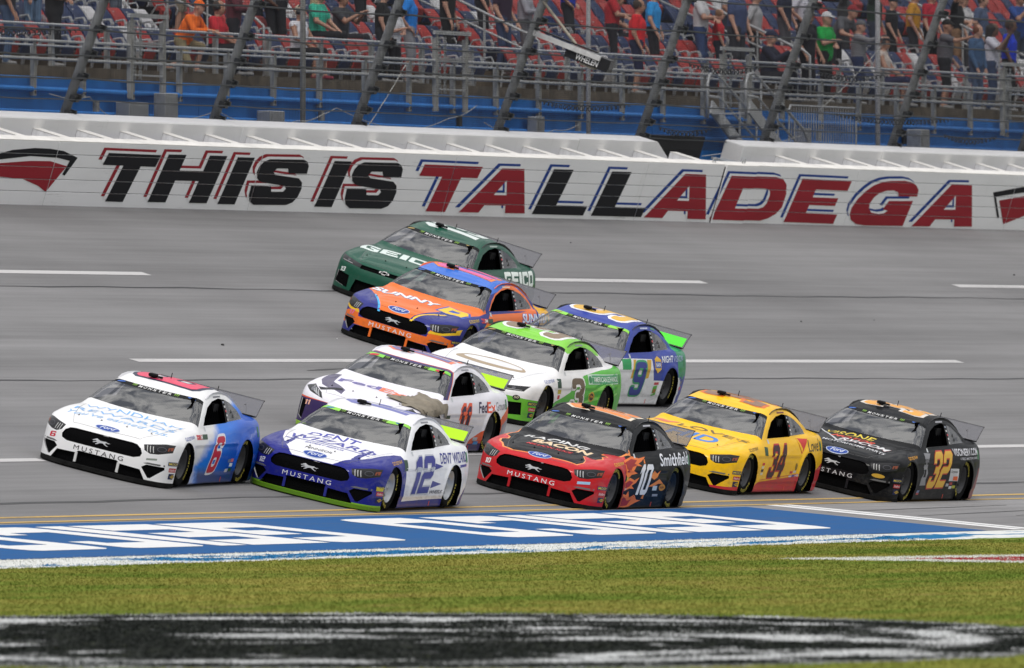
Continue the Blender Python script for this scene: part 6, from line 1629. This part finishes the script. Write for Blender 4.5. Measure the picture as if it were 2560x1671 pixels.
for u, v, col in ((.60, .46, 'c83038'), (.58, .41, 'd8d0b0'), (.58, .36, '303038'), (.57, .31, 'd8d0b0'), (2.0, .325, 'c8404a'), (2.15, .335, 'd0c8c0'), (1.98, .265, 'd0d0e0'), (2.12, .27, '4a5ab0'), (2.25, .28, 'c8b0b0')): Bx(c, 'sponsor_patch', 'L', (u, v), (u + .12, v), (u + .005, v + .038), col)
Poly(c, 'sponsor_oval', 'L', ell(2.25, .43, .05, .06, 12), '8a7020'); T(c, 'arch_lettering', 'L', 'GOODYEAR', (-.10, .665), (.36, .69), (-.09, .705), '5a4418', .01, .2); roof_name(c, '7a3a2a')

# 32 -- black
c = stock_car(32, 'coupe', (9.092, .806, -.007), 'black stock car number 32 with orange numbers, rightmost of the pack', '121316', [('S', [(-3.12, -.05), (-4.1, -.05), (-4.1, .60), (-3.5, .52)], '7a2a2c')])
T(c, 'hood_lettering', 'H', 'VISONE', *q3(-.56, .24, .16, .34, -.02), 'd8c040', .02, .25); T(c, 'hood_lettering', 'H', 'MOTOR', *q3(-.40, .30, -.08, .10), 'd84830', .05, .3); T(c, 'hood_lettering', 'H', 'RV.COM', *q3(-.20, .62, -.26, -.06), 'd8d8da', .05, .25, 'b83028', .02); T(c, 'hood_lettering', 'H', 'MOTORHOME PARTS', *q3(-.40, .64, -.46, -.36), 'd8d8dc', .02)
Poly(c, 'hood_streak', 'H', [(-.72, .34), (-.70, .36), (-.20, -.30), (.24, -.05), (.24, -.08), (-.20, -.36)], 'c8c8cc')
oval_badge(c, -.81); nose_word(c, 'd0d0d4'); bars(c, '202024'); roofnum(c, '32', 'e8a23c', 'd8d0c8', 1.38, 2.16); front_no(c, '32', 'c8c8cc')
doornum(c, '32', (.93, .225), (1.80, .24), (1.27, .78), 'dcae3a', 'c84030', .035); T(c, 'quarter_lettering', 'L', 'VISONERV.COM', (2.20, .72), (3.44, .735), (2.17, .825), 'd8d8e0', .04); T(c, 'quarter_lettering', 'L', 'USED MOTORHOMES', (2.48, .665), (3.40, .675), (2.48, .70), 'b8b8c0', .02)
Poly(c, 'fender_emblem', 'L', [(.60, .27), (.90, .27), (.86, .36), (.92, .46), (.86, .54), (.92, .66), (1.04, .76), (.72, .765), (.74, .66), (.66, .56), (.74, .48), (.62, .38)], '8c8c92', .0025, [[(.70, .40), (.82, .40), (.82, .52), (.72, .52)]]); T(c, 'fender_lettering', 'L', 'KEYSTONE', (.72, .62), (.94, .62), (.73, .68), '202024', .02, 0, None, 0, .005)
Bx(c, 'sponsor_patch', 'L', (2.02, .335), (2.40, .335), (2.03, .53), 'c4c4c8'); Bx(c, 'sponsor_patch', 'L', (2.20, .345), (2.38, .345), (2.2, .41), 'd8602c', .004); T(c, 'sponsor_lettering', 'L', 'Corporate', (2.06, .455), (2.36, .455), (2.07, .505), '38383c', .02, 0, None, 0, .004)
for u, v, col in ((1.92, .25, 'a8a8ac'), (2.08, .21, 'c8c8cc'), (2.08, .27, 'a03030'), (2.22, .22, 'a8a838'), (.55, .15, '7a88b0'), (.55, .12, 'b05050')): Bx(c, 'sponsor_patch', 'L', (u, v), (u + .13, v), (u + .005, v + .045), col)
T(c, 'arch_lettering', 'L', 'GOODYEAR', (-.10, .665), (.36, .69), (-.09, .705), 'e0a030', .02, .2); Poly(c, 'bumper_oval', 'F', ell(.74, .375, .09, .032, 16), 'c09838'); Bx(c, 'nose_marker', 'F', (-.20, .17), (-.17, .17), (-.20, .225), 'd83828'); roof_name(c, 'a8a8b0')

# 11 -- white with purple and orange, crumpled front fender
PU = '3a2a62'
WT2 = [(x - .085, y) for x, y in WS_TOP]; WT3 = [(x - .10, y) for x, y in WS_TOP]
c = stock_car(11, 'sedan', (-3.649, 4.167, .013), 'white stock car number 11 with purple trim and a crumpled tan front fender', 'e8e6ee',
              [('T', WS_TOP + WT3[::-1], 'e8603c'), ('T', WS_TOP + WT2[::-1], PU), ('S', [(-.60, .80), (-.78, .80), (-1.36, 1.17), (-1.20, 1.20)], 'e8603c'), ('S', [(-.60, .80), (-.755, .80), (-1.335, 1.17), (-1.20, 1.20)], PU),
               ALL_F(.455, 'e8603c'), ALL_F(.435, '38285c'), ('S', [(.3, -.05), (1.2, -.05), (1.2, .47), (.3, .40)], '38285c'),
               ('T', [(.75, -.28), (.55, -.30), (.20, -.62), (-.42, -.72), (-.42, -.86), (.25, -.80), (.48, -.70)], '5a5470'), ('T', [(.62, -.70), (.50, -.36), (.60, -.32), (.72, -.62)], '2a2a30'),
               ('S', [(-1.75, -.05), (-1.90, .22), (-2.4, .36), (-3.0, .50), (-3.5, .66), (-4.1, .86), (-4.1, .60), (-3.2, .42), (-3.15, -.05)], 'e05a30'), ('S', [(-1.75, -.05), (-1.88, .15), (-2.45, .16), (-2.5, -.05)], '38285c'), ('S', [(-3.1, -.05), (-3.2, .42), (-4.1, .66), (-4.1, -.05)], '8a8a98')] + LIP('a4d034', .07),
              '7fd04a', 'black', 'd8d8de', 'b0e020', '8cb830')
T(c, 'hood_lettering', 'H', 'Fed', *q3(-.60, .06, -.10, .13, -.03), '6a62a4', .05); T(c, 'hood_lettering', 'H', 'Ex', *q3(.07, .50, -.14, .13, -.03), 'f07a58', .05)
roofnum(c, '11', '7c74a8', 'f08060', 1.45, 2.1); front_no(c, '11', 'f0b8a0')
doornum(c, '11', (1.14, .25), (1.60, .25), (1.32, .715), '2c1c44', 'e85a34', .10); T(c, 'quarter_lettering', 'L', 'Fed', (2.08, .615), (2.46, .62), (2.14, .775), '33284e', .04); T(c, 'quarter_lettering', 'L', 'Ex', (2.47, .62), (2.82, .63), (2.5, .775), 'e85c3c', .04); T(c, 'quarter_lettering', 'L', 'Ground', (2.86, .65), (3.42, .66), (2.88, .775), '8a8a90', .01)
for u, v, col in ((2.02, .20, 'b8b8c0'), (2.1, .14, '3a8ac8'), (.56, .54, '2c4438'), (.56, .44, 'c8b828')): Bx(c, 'sponsor_patch', 'L', (u, v), (u + .2, v), (u + .005, v + .05), col)
for (y0, y1, col) in ((-.60, -.46, 'c83040'), (.46, .60, 'c83040')): Bx(c, 'banner_patch', 'H', (y0, bxv(y0) - .03) if False else (y0, 1.075), (y1, 1.075), (y0, 1.13), col, .006)
roof_name(c, '9a9aa4')
# the crumpled cover over the fender
U = np.array([(u, v) for v in np.linspace(-.50, .42, 27) for u in np.linspace(.40, .955, 17)])
P, N, ok = lay(FUN['sedan'], 'H', U, .02)
amp = np.array([.030 * math.sin(9 * u + 13 * v) + .022 * math.sin(23 * u - 17 * v + 1) + .014 * math.sin(41 * u + 31 * v) + .008 * math.sin(80 * u * v) for u, v in U]); P = P + N * (amp * .25 + .0)[:, None]
keep = lambda u, v: ok is not None and (u > .45 + .10 * abs(v) + .05 * math.sin(9 * v)) and u < .96
F = [(j * 17 + i, j * 17 + i + 1, (j + 1) * 17 + i + 1, (j + 1) * 17 + i) for j in range(26) for i in range(16) if keep(*U[j * 17 + i]) and all(ok[k] for k in (j * 17 + i, j * 17 + i + 1, (j + 1) * 17 + i + 1, (j + 1) * 17 + i))]
o = add('crumpled_cover', mesh('crumpled_cover', P, F, True), c['root'], mat('tan_sheet', (.22, .19, .145), .8, var=.25, vscale=6, bump=.5, bscale=14)); o['label'] = 'crumpled tan sheet over the front fender'
# its skirt down the fender side
U = np.array([(u, v) for v in np.linspace(.52, .74, 8) for u in np.linspace(-.42, .58, 21)]); P, N, ok = lay(FUN['sedan'], 'L', U, .02)
amp = np.array([.022 * math.sin(11 * u + 19 * v) + .014 * math.sin(29 * u - 11 * v) for u, v in U]); P = P + N * (amp * .5 + .004)[:, None]
F = [(j * 21 + i, j * 21 + i + 1, (j + 1) * 21 + i + 1, (j + 1) * 21 + i) for j in range(7) for i in range(20) if U[j * 21 + i][1] > .56 + .05 * math.sin(7 * U[j * 21 + i][0])]
add('crumpled_cover', mesh('crumpled_cover', P, F, True), c['root'], MATS['tan_sheet'])

# 13 -- dark green
c = stock_car(13, 'wide', (19.022, 11.667, -.030), 'dark green stock car number 13 with white lettering, highest on the banking', '17503e')
block_word(c, 'hood_lettering', 'H', 'GEICO', *q3(-.82, .72, -.16, .20, -.08), 'd8e4e0'); roofnum(c, '13', 'd4dcda', None, 1.36, 2.14); front_no(c, '13', 'e4eae8'); doornum(c, '13', (1.0, .24), (1.6, .24), (1.18, .72), 'e4eae8', None)
block_word(c, 'quarter_lettering', 'L', 'GEICO', (2.08, .60), (3.44, .63), (2.12, .835), 'e2eae6'); roof_name(c, 'a8b8b0')

# 17 -- orange and navy
NV, ORG = '2c3180', 'f0742c'
OH = [(-.75, -.84), (.05, -.875), (.36, -.62), (.945, -.25), (.945, .23), (.78, .315), (.25, .50), (.10, .86), (-.75, .86)]
c = stock_car(17, 'coupe', (12.666, 9.246, -.032), 'orange and navy stock car with a blue roof', NV,
              [('T', OH, ORG), ('T', [(-.95, -.72), (-.95, .72), (-2.9, .62), (-2.9, -.62)], '3a70d0'), ('F', [(-.95, .19), (-.62, .21), (.62, .21), (.95, .19), (.95, .36), (.63, .46), (.60, .342), (-.60, .342), (-.63, .46), (-.95, .36)], ORG),
               ('F', [(.60, .40), (.82, .415), (.97, .47), (.97, .56), (.80, .452), (.62, .445)], 'f0c22c'), ('F', [(-.60, .40), (-.62, .445), (-.80, .452), (-.97, .60), (-.97, .47), (-.82, .415)], 'f0c22c'),
               ('S', [(-.5, .55), (-1.3, .62), (-2.4, .66), (-2.9, .80), (-3.0, .9), (-2.3, .845), (-.9, .80)], ORG), ('S', [(-.9, .855), (-1.08, 1.0), (-1.3, 1.10), (-1.6, 1.17), (-1.9, 1.235), (-2.3, 1.225), (-2.7, 1.08), (-2.95, .93), (-2.9, .87)], ORG), ('S', [(-3.0, .6), (-3.05, .95), (-4, .95), (-4, .6)], 'f0b428')],
              rails='e8622c')
T(c, 'hood_lettering', 'H', 'SUNNY', *q3(-.80, .36, -.12, .16, -.05), 'eef4fa', .06, .1, '58a8e0', .03); Poly(c, 'hood_letter', 'H', [(.42, -.24), (.82, -.20), (.84, .05), (.78, .20), (.44, .22)], 'f4c830', .004, [[(.54, -.08), (.54, .10), (.70, .08), (.71, -.06)]]); Poly(c, 'hood_letter_edge', 'H', [(.39, -.28), (.86, -.23), (.88, .07), (.80, .24), (.40, .25)], '2c5ab8', .0025)
for s in (-1, 1): Poly(c, 'hood_stripe', 'H', [(s * .60, -.34), (s * .64, -.34), (s * .30, -.92), (s * .26, -.92)], '4ab0e8' if s < 0 else 'f4c830')
oval_badge(c, -.80); nose_word(c, 'e4e4ea'); bars(c, ORG); roofnum(c, '17', 'e060a0', 'e8843c'); front_no(c, '17', 'e070a8')
doornum(c, '17', (1.0, .22), (1.6, .22), (1.2, .56), 'e070a8', 'f0f0f0'); T(c, 'quarter_lettering', 'L', 'SUNNYD', (2.28, .70), (3.36, .715), (2.32, .83), 'e8eef8', .05, .1, '2c60c0', .05)
Bx(c, 'fender_patch', 'L', (.47, .672), (.74, .672), (.48, .74), 'c83c44'); Bx(c, 'fender_patch', 'L', (.76, .672), (.98, .672), (.77, .74), '36503c'); T(c, 'fender_lettering', 'L', '3M', (.60, .682), (.73, .682), (.61, .732), 'f0e8e8', .04, 0, None, 0, .005); T(c, 'arch_lettering', 'L', 'GOODYEAR', (-.10, .665), (.36, .69), (-.09, .705), 'd8b838', .02, .2); roof_name(c, 'e8c8b0')

# 3 -- white with green
GR = '58b83e'
c = stock_car(3, 'wide', (6.043, 5.715, -.008), 'white and green stock car with a bronze number 3', 'ececee',
              [('T', [(-1.08, -.62), (-1.24, -.72), (-2.75, -.72), (-2.75, .72), (-1.24, .72), (-1.08, .62), (-1.04, 0)], '82d040'), ('S', [(-.30, -.05), (-.336, .36), (-.75, .44), (-1.12, .526), (-1.45, .68), (-1.79, .782), (-2.64, .863), (-4.1, .93), (-4.1, -.05)], GR), ALL_F(.40, '6cbc3c'), ('S', [(.3, -.05), (1.2, -.05), (1.2, .42), (.3, .40)], '6cbc3c')])
for k in range(4): Poly(c, 'side_streak', 'L', [(1.3 + .3 * k, .30 + .10 * k), (2.2 + .25 * k, .40 + .10 * k), (3.3, .50 + .10 * k), (3.3, .53 + .10 * k), (2.2 + .2 * k, .45 + .10 * k)], '3a9a3a' if k % 2 else '86d060')
Poly(c, 'hood_ring', 'H', ell(-.02, -.02, .58, .27, 30), 'a8947a', .0025, [ell(.0, .03, .49, .17, 30)])
for k in range(4): Bx(c, 'hood_block', 'H', *q3(-.12 + .115 * k, -.05 + .115 * k, -.57, -.50), '3a6ad0')
roofnum(c, '3', '8a7660', 'e8e8e8', 1.36, 2.2, 1); front_no(c, '3', '6a5a48')
doornum(c, '3', (1.20, .24), (1.78, .24), (1.17, .745), '6a5a48', 'f0f0f0', .07, 1)
Bx(c, 'quarter_panel_patch', 'L', (1.95, .655), (3.36, .665), (1.95, .80), 'c8e0d0'); Bx(c, 'quarter_panel_patch', 'L', (2.12, .668), (3.34, .678), (2.12, .788), '4a9a6a', .004); T(c, 'quarter_lettering', 'L', 'AMERICAN ETHANOL', (2.2, .69), (3.3, .70), (2.2, .765), 'eaf4ea', .02, 0, None, 0, .0055); Poly(c, 'quarter_badge', 'L', ell(2.04, .725, .07, .055, 14), '3a8a5a', .005)
Poly(c, 'sponsor_oval', 'L', ell(2.12, .465, .13, .08, 18), 'c89a30'); Poly(c, 'sponsor_oval_core', 'L', ell(2.12, .465, .09, .055, 16), '4a3020', .004); T(c, 'sponsor_lettering', 'L', 'Pro', (2.05, .45), (2.18, .45), (2.06, .49), 'e0a040', .05, .2, None, 0, .006)
Bx(c, 'fender_patch', 'L', (.50, .60), (.68, .60), (.50, .735), '2c4a3c'); Bx(c, 'fender_patch', 'L', (.52, .51), (.68, .51), (.53, .575), 'c0b030'); Bx(c, 'fender_patch', 'L', (.54, .43), (.64, .43), (.55, .49), 'c83c48'); T(c, 'arch_lettering', 'L', 'GOODYEAR', (-.10, .665), (.36, .69), (-.09, .705), '6a78b0', .01, .2)
Poly(c, 'bumper_badge', 'F', ell(.78, .405, .05, .04, 14), '26262a'); T(c, 'bumper_badge_lettering', 'F', '50', (.75, .39), (.81, .395), (.75, .425), 'd0c8b0', .03, 0, None, 0, .005); roof_name(c, '8a9098')

# 9 -- blue over white
c = stock_car(9, 'wide', (12.385, 6.813, -.021), 'blue and white stock car number 9 with a gold roof number', '2b3f9c',
              [('S', [(1.2, -.05), (1.2, .72), (-.3, .77), (-1.93, .765), (-1.97, .62), (-2.05, .435), (-2.5, .435), (-3.2, .50), (-3.5, .30), (-3.6, -.05)], 'e8e9ec'), ALL_F(.56, 'e4e5ea'), ('S', [(-.53, .60), (-.53, .76), (-.97, .765), (-.94, .60)], '1f9a54'), ('S', [(-.96, .46), (-1.08, .755), (-1.20, .755), (-1.06, .46)], 'd8aa34'), ('S', [(-1.66, .46), (-1.70, .755), (-1.90, .755), (-1.80, .47)], 'd8aa34'),
               ('S', [(-3.3, .05), (-4.1, .05), (-4.1, .62), (-3.4, .6)], '3a4aa4'), ('T', [(-3.1, -1), (-3.1, 1), (-4.1, 1), (-4.1, -1)], '2a8a62')], '8fd848', 'black', '161616', '58e040')
roofnum(c, '9', 'e0b040', 'e8e8f0', 1.38, 2.2, 1); doornum(c, '9', (1.02, .19), (1.56, .19), (1.16, .72), '28388c', '3aa06a', .06, 1)
Poly(c, 'quarter_hexagon', 'L', [(2.05, .62), (2.05, .77), (2.18, .81), (2.33, .76), (2.33, .62), (2.18, .55)], 'e0b440'); Poly(c, 'quarter_hexagon_core', 'L', [(2.07, .635), (2.07, .73), (2.31, .73), (2.31, .635)], '2c50a8', .004); T(c, 'quarter_lettering', 'L', 'NAPA', (2.085, .65), (2.295, .65), (2.085, .715), 'e8ecf4', .04, 0, None, 0, .0055)
T(c, 'quarter_lettering', 'L', 'NIGHT', (2.36, .715), (2.86, .73), (2.39, .815), 'e8ecf4', .04, .1); T(c, 'quarter_lettering', 'L', 'VISION', (2.88, .73), (3.42, .745), (2.9, .82), 'a8b4d8', .01, .1)
Bx(c, 'sponsor_patch', 'L', (2.09, .18), (2.26, .20), (2.09, .34), '5ab03c'); T(c, 'sponsor_lettering', 'L', 'DEW', (2.11, .225), (2.24, .24), (2.11, .29), 'c02c30', .05, .2, None, 0, .005); Bx(c, 'sponsor_patch', 'L', (2.10, .365), (2.30, .37), (2.10, .405), 'c84850'); Bx(c, 'name_strip', 'L', (2.2, 1.19), (2.4, 1.17), (2.21, 1.215), '4a8a6a')
for k in range(3): Bx(c, 'sponsor_patch', 'L', (3.30 + .02 * k, .28 + .09 * k), (3.42 + .02 * k, .29 + .09 * k), (3.30 + .02 * k, .335 + .09 * k), ('c8506a', '5a5a78', '3a8a6a')[k])
T(c, 'arch_lettering', 'L', 'GOODYEAR', (-.10, .665), (.36, .69), (-.09, .705), '6a78b0', .01, .2); roof_name(c, 'c0c8e0')
